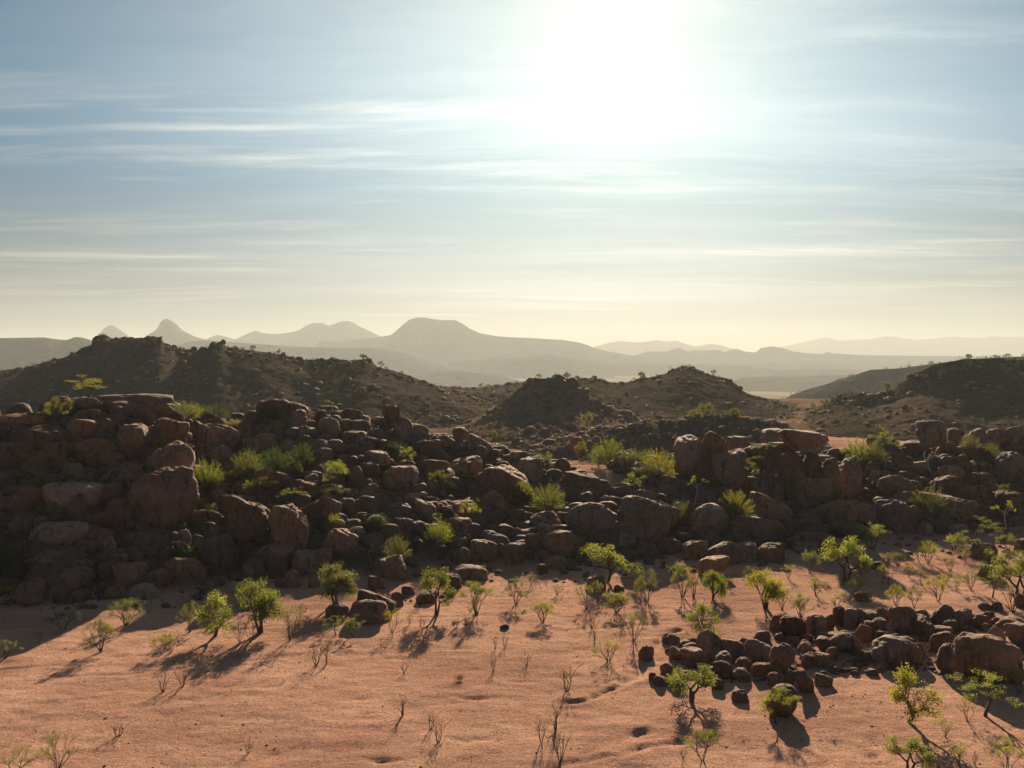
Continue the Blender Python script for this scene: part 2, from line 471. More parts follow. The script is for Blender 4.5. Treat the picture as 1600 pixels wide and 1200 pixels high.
# ------------------------------------------------------------------ hills and mountains
def hill(name, label, sil, depth, front, back, mat, base=0.0, seed=1, rough=0.05, cliff=1.0, cols=2.0, rows=(80, 22), strata=0.0, plan=0.0):
    """a real hill: crest outline given as photo pixels at its true distance, with a front slope, a back slope and rocky relief"""
    sil = np.array(sil, float)
    n = max(24, int((sil[-1, 0] - sil[0, 0]) / cols))
    pxs = np.linspace(sil[0, 0], sil[-1, 0], n)
    pys = np.interp(pxs, sil[:, 0], sil[:, 1])
    dirs = np.array([ray(a, b) for a, b in zip(pxs, pys)])
    dep = depth * (1 + plan * fbm2(pxs / 160.0, pxs * 0 + seed, 3, seed))
    zc = CAMZ + dirs[:, 2] * dep
    nf, nb = rows
    s = np.concatenate([np.linspace(-1, 0, nf)[:-1], np.linspace(0, 1, nb)])
    S, PX = np.meshgrid(s, pxs, indexing='ij')
    D = np.where(S < 0, dep[None, :] + S * (depth - front), dep[None, :] + S * (back - depth))
    X = (PX - CX) / F * D
    hraw = np.maximum(zc - base, 0.3)
    kw = max(3, int(45 / cols)) | 1
    pad = np.pad(hraw, kw // 2, mode='edge')
    hsm = np.convolve(pad, np.hanning(kw + 2)[1:-1] / np.hanning(kw + 2)[1:-1].sum(), 'valid')[:n]
    a = np.abs(S)
    wgt = sstep(0.0, 0.22, a)
    hgt = hraw[None, :] * (1 - wgt) + np.minimum(hsm, hraw * 1.25 + 0.5)[None, :] * wgt
    prof = np.where(S < 0, (1 - a) ** (1.0 + 0.75 * cliff * sstep(0.0, 0.6, a)), 1 - sstep(0.0, 1.0, a))
    if cliff > 1.0:                                              # a steep rocky band under the crest, scree below
        prof = np.where(S < 0, np.where(a < 0.10, 1 - a * 3.6, 0.64 * (1 - (a - 0.10) / 0.90) ** 1.5), prof)
    Z = base + hgt * prof
    H = float(np.max(hgt))
    k = (X / H * 2.2).ravel(), (D / H * 2.2).ravel()
    rel = fbm2(k[0], k[1], 6, seed, 0.55).reshape(X.shape)
    rid = 1 - np.abs(fbm2(k[0] * 1.3 + 5, k[1] * 0.35 + (Z / H).ravel() * 0.6, 5, seed + 40, 0.6)).reshape(X.shape) * 2
    env = np.sin(np.pi * np.clip(a, 0, 1)) ** 0.7 * 0.93 + 0.05
    Z = Z + H * rough * (rel * 1.6 + (rid - 0.6) * 1.1) * env
    if strata: Z = Z + strata * np.round(Z / strata - 0.5) * 0.0 + strata * 0.35 * np.sin(Z / strata * 6.28 + rel * 5) * env
    D = D - H * rough * 1.6 * rid * env * (S < 0)
    edge = np.minimum(np.arange(n), np.arange(n)[::-1]) / (0.06 * n)
    Z = Z - (1.2 + 0.10 * H) * a ** 4 - (1.0 + 0.05 * H) * (1 - sstep(0, 1, edge))[None, :] - 0.4
    me = mesh_np(name, np.stack([X.ravel(), D.ravel(), Z.ravel()], -1), grid_faces(n, len(s)))
    return tag(link(name, me, mat), label, name, kind="structure"), (X, D, Z, S)

HILLS = {}
def H_(key, *a, **k):
    o, HILLS[key] = hill(*a, **k)

H_('left', "hill", "long dark rocky hill with a blocky summit outcrop behind the bouldery ridge",
   [(-330, 600), (-200, 592), (-60, 583), (0, 577), (40, 572), (70, 564), (100, 557), (118, 549), (130, 541), (143, 538), (145, 527), (150, 523), (160, 521), (168, 522), (175, 527), (186, 526), (195, 524), (205, 526),
    (225, 526), (230, 524), (240, 523), (247, 525), (253, 524), (255, 533), (265, 536), (275, 543), (300, 545), (325, 543), (328, 535), (333, 531), (340, 534), (344, 531), (350, 533), (354, 540),
    (372, 543), (395, 546), (420, 549), (440, 552), (455, 556), (470, 560), (500, 560), (520, 559), (545, 561), (570, 559), (580, 562), (588, 571), (600, 574), (615, 577), (625, 581), (640, 585), (655, 592), (670, 596),
    (685, 602), (720, 612), (760, 625), (800, 640)], 335, 250, 430, M_HILL, seed=3, rough=0.017, cliff=0.45, rows=(110, 20), plan=0.015)
H_('saddle', "hill", "low brown saddle of scrubby ground joining the long hill to the middle knoll",
   [(620, 640), (660, 612), (690, 603), (720, 604), (745, 605), (770, 602), (800, 598), (830, 597), (870, 600), (905, 606), (960, 612), (1010, 640)], 400, 318, 500, M_SLOPE, seed=8, rough=0.06, rows=(90, 16), plan=0.05)
H_('knoll', "hill", "rocky knoll with craggy dark top rising in the middle of the valley",
   [(690, 690), (730, 665), (760, 645), (785, 627), (803, 613), (808, 606), (818, 600), (830, 592), (842, 589), (860, 589), (864, 584), (872, 582), (879, 585), (886, 590), (900, 592), (904, 595), (908, 603), (915, 606), (919, 613), (922, 620),
    (935, 624), (950, 631), (960, 637), (975, 641), (1000, 650), (1050, 670), (1090, 690)], 262, 192, 320, M_SLOPE, seed=12, rough=0.042, cliff=1.4, rows=(90, 18))
H_('dome', "hill", "broad dark hill with rounded top and steep end above the sandy gap",
   [(800, 640), (850, 610), (895, 598), (905, 590), (915, 588), (920, 590), (930, 588), (940, 593), (955, 596), (975, 597), (990, 593), (1000, 590), (1020, 587), (1040, 582), (1048, 578), (1055, 574), (1065, 570), (1078, 571), (1095, 577), (1105, 583),
    (1120, 586), (1140, 591), (1150, 599), (1157, 604), (1158, 611), (1180, 618), (1200, 623), (1225, 632), (1260, 645), (1330, 675)], 362, 272, 460, M_HILL, seed=17, rough=0.020, cliff=0.5, rows=(90, 18), plan=0.015)
H_('right', "hill", "dark flat-topped rocky hill with cliff band behind the perched cube rock",
   [(1230, 668), (1255, 655), (1270, 640), (1290, 632), (1298, 624), (1308, 614), (1330, 612), (1352, 613), (1360, 616), (1380, 610), (1400, 606), (1402, 600), (1412, 594), (1420, 588), (1430, 580), (1442, 577), (1455, 570), (1470, 566), (1490, 562), (1510, 558), (1530, 559),
    (1550, 557), (1580, 559), (1600, 560), (1680, 556), (1800, 570), (1950, 600)], 300, 212, 400, M_HILL, seed=23, rough=0.024, cliff=1.4, rows=(110, 18), plan=0.05)
H_('rise', "hill", "low rubbly rise of brown rock in the gap behind the boulders",
   [(800, 705), (850, 690), (900, 678), (940, 668), (1000, 660), (1050, 654), (1085, 650), (1120, 646), (1150, 648), (1190, 652), (1225, 662), (1260, 678), (1310, 698)], 205, 176, 250, M_SLOPE, seed=29, rough=0.09, rows=(80, 16))
H_('farslope', "hill", "hazy grey slope descending behind the flat-topped hill",
   [(1190, 640), (1218, 625), (1260, 608), (1290, 600), (1320, 590), (1345, 582), (1360, 577), (1400, 575), (1425, 572), (1460, 567), (1520, 560), (1600, 556), (1750, 560), (1900, 600)], 950, 800, 1200, M_HILL, base=-52, seed=31, rough=0.04, rows=(60, 12), cols=3, plan=0.05)

def mtn(label, sil, depth, width, seed, base=-92.0, rough=0.035, cols=4.0, mat=None, plan=0.03):
    hill("mountain", label, sil, depth, depth - width, depth + width, mat or M_MTN, base=base, seed=seed, rough=rough, cols=cols, rows=(36, 10), plan=plan)

mtn("blue-grey flat ridge at the picture's edge behind the long dark hill", [(-400, 560), (-250, 540), (-120, 530), (0, 528), (70, 527), (90, 530), (105, 531), (118, 526), (130, 527), (150, 534), (190, 545), (240, 560), (280, 577)], 2600, 380, 51)
mtn("low hazy ridge running behind the long hill towards the mesa", [(215, 570), (245, 550), (270, 541), (300, 533), (330, 532), (360, 534), (400, 537), (440, 540), (470, 542), (530, 543), (590, 543), (610, 546), (640, 555), (665, 563), (700, 574), (740, 583)], 4400, 480, 52)
mtn("pale steep peak with a rounded knob on top", [(195, 545), (215, 533), (230, 524), (245, 515), (249, 508), (253, 501), (258, 498), (263, 498), (270, 502), (277, 507), (284, 515), (295, 521), (305, 526), (325, 531), (345, 534), (400, 548)], 5600, 700, 53)
mtn("small faint flat-topped peak beside the blue-grey ridge", [(140, 535), (155, 523), (165, 511), (172, 508), (178, 508), (188, 515), (200, 524), (225, 535)], 7400, 700, 54)
mtn("faint twin mountain with two broad humps", [(300, 545), (328, 527), (340, 523), (350, 525), (368, 530), (385, 522), (400, 516), (410, 520), (430, 522), (455, 519), (468, 516), (476, 510), (487, 505), (505, 504), (513, 509), (520, 507), (533, 502), (545, 501), (553, 504), (562, 510), (577, 517), (592, 524), (640, 545)], 7600, 750, 55)
mtn("broad mesa mountain with a dome-shaped top on the skyline", [(480, 548), (490, 541), (500, 533), (530, 533), (560, 530), (590, 527), (612, 523), (622, 514), (630, 507), (640, 499), (652, 496), (665, 496), (675, 498), (690, 500), (712, 500), (722, 505), (735, 514), (752, 521), (775, 525), (805, 527), (830, 528), (860, 530), (880, 531), (905, 535), (918, 539), (930, 544), (945, 548), (990, 556), (1040, 566)], 6000, 850, 56)
mtn("low hazy spur below the mesa mountain", [(700, 566), (760, 560), (800, 558), (830, 557), (857, 553), (870, 556), (900, 560), (960, 570)], 4900, 500, 57)
mtn("very faint jagged mountains beyond the mesa", [(900, 550), (935, 540), (950, 536), (968, 533), (1000, 535), (1028, 531), (1040, 534), (1056, 532), (1070, 537), (1085, 541), (1100, 539), (1112, 537), (1125, 539), (1145, 545), (1180, 556)], 11000, 1200, 58)
mtn("row of hazy low mesas in the middle of the far plain", [(930, 563), (985, 558), (1010, 549), (1044, 549), (1052, 545), (1059, 543), (1068, 546), (1076, 550), (1082, 547), (1125, 547), (1132, 551), (1142, 546), (1152, 545), (1163, 549), (1180, 551), (1188, 544), (1205, 541), (1220, 543), (1240, 549), (1262, 552), (1285, 553), (1294, 549), (1300, 552), (1350, 555), (1450, 556), (1600, 557), (1800, 560)], 6700, 380, 59)
mtn("faint long mountain range fading into the glow on the horizon", [(1180, 552), (1240, 538), (1270, 531), (1291, 527), (1310, 532), (1330, 531), (1360, 530), (1383, 525), (1398, 526), (1415, 529), (1432, 531), (1460, 529), (1485, 526), (1510, 527), (1535, 528), (1548, 525), (1570, 527), (1600, 526), (1700, 530), (1850, 538), (2000, 552)], 14000, 900, 60)
mtn("low hazy swell of land beyond the dark knoll", [(640, 585), (660, 578), (700, 573), (760, 571), (830, 570), (850, 568), (900, 569), (960, 570), (1000, 568), (1100, 569), (1180, 572), (1240, 582)], 5200, 420, 61, plan=0.01)
mtn("hazy low rise on the plain behind the long hill's end", [(635, 597), (650, 588), (680, 581), (715, 579), (735, 582), (765, 584), (790, 590), (820, 597)], 3600, 400, 62)
mtn("grey low ridge beyond the broad hill's steep end", [(1040, 585), (1090, 581), (1130, 579), (1180, 578), (1240, 577), (1290, 576), (1340, 578), (1420, 580), (1600, 580)], 4600, 420, 63, plan=0.01)
mtn("grey hazy slope rising behind the sandy valley floor", [(1110, 604), (1160, 590), (1210, 588), (1250, 588), (1290, 586), (1340, 586), (1420, 588), (1560, 592)], 3300, 400, 64)

mtn("thin pale ridge line low on the far plain above the sandy gap", [(960, 578), (1010, 571), (1080, 567), (1150, 569), (1210, 566), (1290, 567), (1370, 570), (1460, 568), (1560, 571), (1640, 576)], 5800, 380, 65, plan=0.01)
mtn("faint low rise on the far plain below the row of mesas", [(1060, 572), (1120, 564), (1190, 562), (1260, 560), (1340, 562), (1420, 560), (1520, 562), (1620, 566)], 6500, 300, 66, plan=0.01)

# ------------------------------------------------------------------ boulders
def ico(sub):
    import bmesh
    bm = bmesh.new()
    bmesh.ops.create_icosphere(bm, subdivisions=sub, radius=1.0)
    v = np.array([q.co[:] for q in bm.verts])
    f = np.array([[q.index for q in p.verts] for p in bm.faces])
    bm.free()
    return v / np.linalg.norm(v, axis=1)[:, None], f
ICO = {k: ico(k) for k in (2, 3, 5, 6)}

def rock_shape(sub, kind, seed, amp=1.0):
    d, f = ICO[sub]
    r_ = np.random.default_rng(seed)
    p, lo, hi, nn = {'r': (3.9, 0.88, 1.05, 12), 'b': (7.0, 0.76, 1.02, 10), 's': (7.0, 0.80, 1.0, 10), 'e': (4.0, 0.92, 1.04, 8), 'w': (9.0, 0.64, 1.05, 8)}[kind]
    N = [(1, 0, 0), (-1, 0, 0), (0, 1, 0), (0, -1, 0), (0, 0, 1), (0, 0, -1)]
    N = np.array(N, float) + r_.normal(0, 0.16 if kind in 'bs' else 0.3, (6, 3))
    N = np.concatenate([N, r_.normal(0, 1, (nn, 3))])
    N /= np.linalg.norm(N, axis=1)[:, None]
    h = r_.uniform(lo, hi, len(N))
    h[6:] *= 1.08
    c = np.maximum(d @ N.T, 0) / h
    r = (c ** p).sum(1) ** (-1 / p)
    off = r_.uniform(-50, 50, 3)
    r = r * (1 + amp * (0.105 * fbm3(d * 1.5 + off, 3, seed) + 0.042 * fbm3(d * 4.5 + off, 4, seed + 5)))
    # exfoliation scars: thin slabs of the skin missing in patches
    sc = fbm3(d * 1.9 - off, 3, seed + 9)
    r = r - amp * 0.045 * sstep(0.05, 0.10, sc) - amp * 0.04 * sstep(0.22, 0.27, sc)
    for _ in range(r_.integers(0, 4)):                          # joints
        m = r_.normal(0, 1, 3)
        m /= np.linalg.norm(m)
        g = np.abs(d @ m - r_.uniform(-0.4, 0.4) + 0.05 * fbm3(d * 3 + off, 2, seed + 3))
        r = r - amp * 0.075 * np.exp(-(g / 0.03) ** 2)
    v = d * r[:, None]
    v = (v - (v.max(0) + v.min(0)) / 2) / ((v.max(0) - v.min(0)) / 2)
    return v, f

PROTO = {}
def proto(kind, i):
    if (kind, i) not in PROTO:
        v, f = rock_shape(5, kind, 100 * ord(kind) + i)
        PROTO[(kind, i)] = mesh_np("boulder", v, f)
        PROTO[(kind, i)].materials.append(M_ROCK)
    return PROTO[(kind, i)]
NPROTO = {'r': 12, 'b': 12, 's': 9, 'e': 7, 'w': 6}

# x0 y0 x1 y1 (photo pixels) shape [options] | label | short name used when other things are described by it
BOULDERS = """
205 732 298 828 b big=1 | giant boulder with flaking streaked face, the biggest on the dark slope | the giant flaking boulder
275 733 309 792 b
225 690 309 775 r big=1 | large domed boulder rising right behind the giant flaking boulder | the domed boulder
1218 670 1290 704 e big=1 D=118 | long flat balancing rock resting on top of upright rock columns | the balancing rock
1434 656 1479 698 b big=1 D=136 | cube-shaped boulder perched alone on the crest before the sandy flat | the perched cube rock
1218 706 1258 784 u D=117 | tallest grey rock column directly under the balancing rock | the tallest column
1258 709 1284 762 u D=117
1280 716 1316 783 u D=117 | square upright rock column with flat face, under the balancing rock's end | the square column
1310 714 1348 767 u D=119
1242 746 1291 797 w
1198 738 1226 786 u D=117
1178 742 1204 782 u D=117
1052 680 1102 741 b big=1 tilt=8 D=124 | big steep-sided boulder split from its leaning neighbour by a dark crack | the cracked crest boulder
1088 677 1131 732 b big=1 tilt=24 D=123 | oval boulder leaning against the cracked crest boulder | the leaning boulder
1112 704 1168 762 b D=121
1160 692 1240 738 s tilt=-9 D=121
1135 681 1170 706 b D=160
1186 670 1234 706 b D=158
1110 738 1132 762 r
1465 1004 1497 1054 b tilt=6 | narrow end of the cracked boulder, cut off by a black fissure | the fissured boulder's end
1482 990 1586 1062 s big=1 | largest boulder beside the small plain trees, flat-topped and cracked | the big fissured boulder
1516 1023 1571 1067 r | rounded boulder with concentric flakes against the big fissured boulder | the flaky boulder
1566 1029 1598 1067 b
1358 995 1434 1034 s big=1 | broad smooth pale dome of rock among the smaller plain boulders | the smooth pale dome
965 779 1058 852 s big=1 tilt=14 | huge sloping slab boulder with a brightly lit bare top | the lit-topped slab
885 786 978 848 r big=1 | huge low rounded rock dome beside the lit-topped slab | the huge low dome
1078 787 1141 837 r big=1 | large smooth round boulder between two yellow-green bushes | the smooth round boulder
1140 804 1214 842 s
1140 814 1170 844 r
1163 818 1204 847 r
1165 774 1237 822 s tilt=14 | long sloping boulder beside the round yellow bush | the sloping boulder
350 780 425 852 w big=1 tilt=12 | big wedge-shaped boulder with a sunlit broken top edge | the sunlit wedge boulder
312 836 373 900 w tilt=-14 | pointed boulder tilted over a dark hollow | the pointed boulder
266 871 318 917 b big=1 | square-shouldered brown boulder with bright flat top at the slope's foot | the flat-topped brown boulder
421 787 483 862 b big=1 | tall rounded boulder with a smaller block set in its face | the tall rounded boulder
432 806 463 845 r D=96
468 772 493 828 s tilt=55
490 776 532 822 w tilt=30
506 826 561 864 b big=1 tilt=10 | big egg-smooth boulder below the bright yellow shrub | the egg-smooth boulder
540 822 574 850 r
563 835 601 864 w
587 867 639 909 w big=1 tilt=10 | large brown boulder with lit sloping top at the edge of the sand | the sand-edge boulder
446 889 471 923 e | pear-shaped boulder standing on the sand edge | the pear-shaped boulder
455 862 499 898 b
488 857 517 887 b
401 623 452 672 b big=1 | large dark block at the crest with a shrub-stained hollow | the dark crest block
438 628 482 662 r D=128
418 655 452 673 s
400 664 442 682 s
450 640 483 676 r
496 652 530 689 r big=1 | round ball-like boulder below the crest of the slope | the ball-like boulder
490 640 516 656 r
530 655 552 678 b
535 639 568 662 r
545 656 576 677 b
447 671 469 691 r
464 666 483 691 w
435 686 461 706 r
470 686 519 711 b tilt=-4
515 689 536 707 r
493 699 522 724 r
400 678 431 708 r
535 673 577 697 s
560 682 593 702 s
566 702 609 728 b tilt=-8
545 712 562 731 b
561 722 594 755 r big=1 | smooth boulder leaning out beside the cavernous block | the smooth leaning boulder
543 730 572 762 w tilt=-40
595 727 653 768 b big=1 | hollow-sided squarish block with overhanging flat top | the cavernous block
540 762 562 783 r
558 755 592 787 r
620 650 646 686 b
600 632 623 657 b
615 664 642 688 b
405 733 457 767 b
460 750 500 778 b
655 687 693 716 r big=1 | pale rounded boulder standing out halfway up the slope | the pale rounded boulder
640 689 660 707 r
612 660 642 687 r
640 664 674 692 w
705 667 737 687 b
728 682 767 714 s tilt=20
680 680 710 704 s tilt=12
668 692 706 702 s
762 696 786 709 r
785 700 798 711 r
782 710 798 722 r
701 714 752 748 b big=1 | broad block with a shadowed overhang near the green tuft | the overhanging block
650 718 704 744 s
740 727 826 782 w big=1 | wide triangular boulder beside the wide green bush | the triangular boulder
808 714 853 757 b big=1 | upright brown boulder at the edge of the sandy gap | the gap-edge boulder
752 766 791 805 r big=1 | ball-shaped boulder above the dry yellow tree | the ball-shaped boulder
648 779 682 814 b
680 790 710 814 r
703 783 737 812 b
625 769 667 787 s tilt=-12
664 754 680 782 e
609 776 629 795 r
609 795 627 814 r
622 809 647 832 r
639 814 664 834 r
716 794 752 817 b
642 841 663 860 b
700 839 728 857 b
705 809 737 837 b
734 844 774 875 b
774 849 791 874 e
790 847 822 887 b
703 856 737 884 s tilt=-25
726 867 753 882 r
733 878 754 890 s
708 884 764 907 s
697 897 721 924 b
760 830 780 845 b
838 832 857 864 e
827 799 886 837 b big=1 | lumpy boulder with a lit flat top beside the huge low dome | the lumpy boulder
840 819 866 840 b D=101
802 824 821 847 e
822 832 843 858 b
849 829 908 868 r big=1 | oblong rounded boulder with a vertical crack below the lumpy boulder | the oblong boulder
838 859 863 882 r
820 860 836 877 w
852 867 886 894 r
838 881 857 899 r
884 879 901 894 r
940 814 986 842 r
938 831 971 853 b
966 834 993 862 b
875 739 952 777 s big=1 tilt=14 | long smooth boulder sloping down from the pale ledge | the long sloping boulder
867 716 891 744 w | small upright boulder standing alone on the pale ledge | the lone upright boulder
892 682 914 707 b D=158
961 706 991 730 r | round boulder among green bushes on the pale ledge | the round ledge boulder
985 727 1047 762 s tilt=12
1003 736 1032 757 b tilt=20
1030 745 1082 778 s tilt=18
1028 757 1062 778 b tilt=14
990 765 1030 790 s tilt=14
940 775 975 790 s
1275 779 1337 818 r big=1 | oblong rounded boulder in front of the rock columns | the oblong front boulder
1318 784 1367 818 s tilt=6
1361 781 1419 828 b big=1 | big smooth block with a squared end near two bright trees | the smooth block
1410 787 1437 822 b
1067 844 1102 880 w | peaked boulder on the sand beside three low rocks | the peaked boulder
1104 846 1153 889 b
1130 847 1186 882 s
1182 849 1225 882 s | outer end of the long cracked boulder on the sand | the long boulder's end
1091 869 1134 907 r | dome-shaped boulder casting a round shadow on the sand | the shadow-casting dome
1240 812 1284 837 b
1230 829 1308 864 s big=1 | long low boulder lying on shaded sand | the long low boulder
1240 846 1277 867 b
1290 814 1342 838 s
1114 839 1133 853 r
1132 837 1155 852 r
1000 849 1027 867 s
1027 854 1052 867 s
1005 871 1023 884 r
1205 848 1232 858 s
1196 813 1232 840 r
1478 669 1508 692 s
1515 669 1541 697 r
1537 669 1574 692 s
1567 666 1598 683 r
1571 676 1605 697 r
1585 682 1625 702 b
1408 688 1448 707 s
1356 683 1404 712 r big=1 | low domed boulder with a bent pale trunk in front | the low crest dome
1462 690 1492 714 r
1485 696 1517 720 r
1504 697 1547 724 s
1558 706 1606 752 r big=1 | big round boulder near the dry slabs by the picture's edge | the big round edge boulder
1482 711 1513 737 r
1469 727 1506 752 r | domed boulder above the wide bare boulder | the upper domed boulder
1454 742 1499 774 r big=1 | wide domed boulder behind the olive round shrub | the wide domed boulder
1373 744 1428 782 r big=1 | wide low dome of rock behind the smooth block | the wide low dome
1358 733 1380 754 r
1398 767 1433 794 r
1450 772 1521 817 b big=1 | massive boulder behind the wide flat tree | the massive boulder
1494 762 1527 797 r
1509 757 1538 782 r
1557 769 1596 804 r | round boulder between two small yellow-green trees | the round tree-side boulder
1377 720 1399 737 r
1432 815 1457 840 b
1480 820 1512 842 s
1570 822 1640 850 s
1515 720 1545 738 s
1520 738 1552 756 s
1420 720 1450 738 s
1400 736 1424 752 s
1516 849 1560 877 b big=1 | smooth flat-topped boulder alone on lit sand beside small trees | the lone sand boulder
1525 882 1556 908 r
1588 842 1612 864 b
1360 877 1382 892 r
1334 925 1357 943 b | small squarish boulder on open sand behind the boulder row | the small square boulder
1528 941 1546 951 r
1549 939 1567 954 b
1588 923 1612 950 b
545 938 607 972 s big=1 | broad low boulder with a smooth rounded back on the sand | the broad low boulder
557 926 618 962 s tilt=14 | long curved boulder lying behind the broad low boulder | the curved boulder
508 944 545 966 r
609 925 634 947 e | smooth oval stone on the sand beside the curved boulder | the oval stone
625 915 649 932 b
650 923 684 944 b
780 975 796 983 s
912 897 947 924 r | round boulder half hidden behind a sparse shrub on the sand | the half-hidden boulder
958 914 976 925 s
997 1010 1021 1031 r | lone round boulder beside the bend of the dry run | the lone round boulder
1034 991 1063 1006 s | flat-bottomed stone lying apart on the sand above the plain boulders | the flat lone stone
1038 1013 1050 1020 s
1088 983 1135 1020 r big=1 | biggest round boulder of the small cluster on the plain | the cluster's biggest boulder
1074 997 1093 1008 s
1065 1004 1092 1018 r
1045 1010 1072 1030 b tilt=-14
1064 1011 1101 1037 r
1100 1012 1129 1032 r
1129 999 1164 1025 r
1166 998 1206 1032 r | smooth dark boulder beside two stacked stones | the smooth dark boulder
1176 985 1204 1002 s
1110 1020 1146 1042 r
1113 1033 1149 1059 r
1092 1029 1112 1039 b
1072 1031 1091 1044 r
1030 1033 1056 1054 w
1014 1050 1027 1062 r
1019 1055 1043 1070 w
1045 1060 1065 1075 r
1110 1059 1131 1077 r
1143 1079 1170 1097 s | small dark stone with a sharp shadow on the lower plain | the small dark stone
1149 1028 1178 1048 b
1172 1035 1202 1057 r
1144 1043 1172 1062 b
1203 1004 1242 1049 e big=1 | large egg-shaped boulder standing on end in the plain cluster | the egg boulder
1190 985 1204 1005 r
1196 1036 1220 1057 r
1198 1049 1221 1072 r
1224 1045 1241 1072 b
1240 1044 1270 1082 w tilt=-10
1274 1053 1301 1072 s | flat-topped stone with sharp shadow beside the plain cluster | the flat-topped stone
1198 1072 1248 1117 r big=1 | big round boulder behind a small bright green shrub | the big shrub-backed boulder
1203 961 1226 987 r
1217 960 1259 993 r big=1 | rounded boulder with lit shoulder at the start of the boulder row | the row's first boulder
1260 960 1290 992 b
1285 960 1304 987 r
1302 947 1324 977 u
1318 950 1340 982 u
1333 952 1353 980 e
1352 956 1377 977 r
1367 949 1391 974 r | rounded boulder topping the middle of the boulder row | the row's middle boulder
1359 966 1387 984 r
1350 970 1368 992 b
1390 944 1434 987 w big=1 tilt=-16 | big leaning boulder with a glossy lit shoulder in the boulder row | the glossy leaning boulder
1336 976 1361 1003 b
1210 988 1226 1000 s
1231 994 1252 1008 r
1275 986 1320 1003 s
1299 988 1346 1020 b
1273 995 1302 1018 r
1246 1001 1275 1024 r
1252 1021 1274 1044 b
1290 1009 1314 1032 b
1270 1019 1297 1038 s
1326 1008 1344 1023 r
1336 1014 1357 1029 r
1350 1017 1375 1034 r
1425 1004 1446 1026 e
1425 951 1452 977 r
1412 963 1467 992 s
1450 945 1491 977 r big=1 | dark rounded boulder at the back of the boulder row | the dark row boulder
1488 951 1514 980 b
1457 959 1477 977 r
1430 971 1463 997 b
1454 977 1490 997 s
1455 985 1494 1022 b
1470 966 1500 987 r
1512 960 1547 980 s
1535 955 1556 967 s
1559 964 1602 988 s
1575 974 1612 1008 r | rounded boulder with a pale lit side at the picture's edge | the pale-sided edge boulder
1544 978 1567 1002 b
1530 973 1549 986 r
98 620 166 642 s | long flat dark slab on the crest below a spreading tree | the long crest slab
150 615 268 643 s big=1 | longest crest slab, its back sloping to a pair of feathery bushes | the highest crest slab
0 646 78 668 s
-20 655 52 678 s
25 663 106 708 b big=1 tilt=8 | big overhanging slab with layered reddish face near the crest | the overhanging slab
-10 690 46 738 b
70 690 102 732 b
30 707 49 737 u
48 705 73 737 b
104 655 151 692 b
147 654 179 687 r
108 684 186 712 s
184 662 233 712 b big=1 | tall squared block with a dark gap beside it | the tall squared block
240 654 293 698 b big=1 | rounded block next to the feathery bushes | the rounded block
174 627 216 652 b
205 632 242 662 b
232 625 268 662 w tilt=35
260 640 288 662 s tilt=30
115 640 167 662 s
117 702 135 724 r
132 706 191 733 b
155 728 180 745 r
96 722 128 756 w
165 727 223 756 w big=1 | reddish angular boulder just uphill from the giant flaking boulder | the reddish angular boulder
133 738 157 754 r
-10 731 21 758 r
60 739 87 776 w
28 760 62 790 b
14 773 33 799 r
75 754 152 797 b tilt=8
108 772 138 816 e big=1 | upright egg-like boulder on the dark slope beside the giant one | the upright egg boulder
148 755 190 782 s
158 762 176 778 w
164 778 202 803 r
137 801 180 828 r
45 817 135 856 s big=1 | long whale-backed boulder in the darkest part of the slope | the whale-backed boulder
129 819 164 849 r
164 827 180 847 r
103 836 124 858 b
112 841 136 870 e
158 839 182 864 r
28 857 114 874 s
40 868 102 888 s
90 871 147 888 s
174 865 202 882 s
145 875 162 888 r
153 879 178 907 r | dark ball-shaped stone low on the shaded slope | the dark ball stone
178 879 215 917 b
208 878 232 903 b
92 886 142 922 b big=1 | bulky dark boulder low on the shaded slope | the bulky dark boulder
62 886 96 912 b
25 903 74 947 b big=1 | block-shaped boulder at the slope's foot next to the shaded shrub | the block-shaped boulder
165 914 202 937 b
200 912 250 940 r | low dark boulder at the foot of the shaded slope | the low dark boulder
231 889 263 922 r
108 922 142 942 b
76 917 112 942 s
-12 772 8 803 r
-8 799 8 814 r
294 659 323 687 w tilt=25
308 646 352 672 s tilt=28
317 663 373 710 r big=1 | large rounded boulder with lit edge below the feathery bushes | the lit-edge boulder
327 696 365 732 r big=1 | ball boulder in front of the lit-edge boulder | the front ball boulder
362 659 394 687 r
371 681 391 707 r
382 684 409 712 r
393 677 432 704 r
272 794 352 822 s tilt=4
235 832 251 854 r
264 831 282 852 e
280 827 299 852 e
299 836 320 860 e
318 824 352 852 b
380 874 414 907 b
404 849 457 882 s tilt=12
414 864 452 888 s tilt=10
420 887 437 907 r
435 889 451 904 r
429 904 447 920 r
481 896 502 922 b
574 899 602 924 w
335 905 352 918 s
298 926 318 940 s
"""

def parse(txt):
    out = []
    for ln in txt.strip().splitlines():
        parts = [q.strip() for q in ln.split('|')]
        tok = parts[0].split()
        opt = dict(t.split('=') for t in tok if '=' in t)
        nums = [t for t in tok if '=' not in t]
        out.append((nums, {k: float(v) for k, v in opt.items()}, parts[1] if len(parts) > 1 else None, parts[2] if len(parts) > 2 else None))
    return out

items = []
for nums, opt, label, short in parse(BOULDERS):
    x0, y0, x1, y1 = map(float, nums[:4])
    kind = nums[4]
    items.append(dict(x0=x0, y0=y0, x1=x1, y1=y1, kind=kind, opt=opt, label=label, short=short, area=(x1 - x0) * (y1 - y0)))
order = sorted(range(len(items)), key=lambda i: -(items[i]['area'] + (1e6 if items[i]['label'] else 0)))
keep = set(order[:298])
print("boulders listed:", len(items))

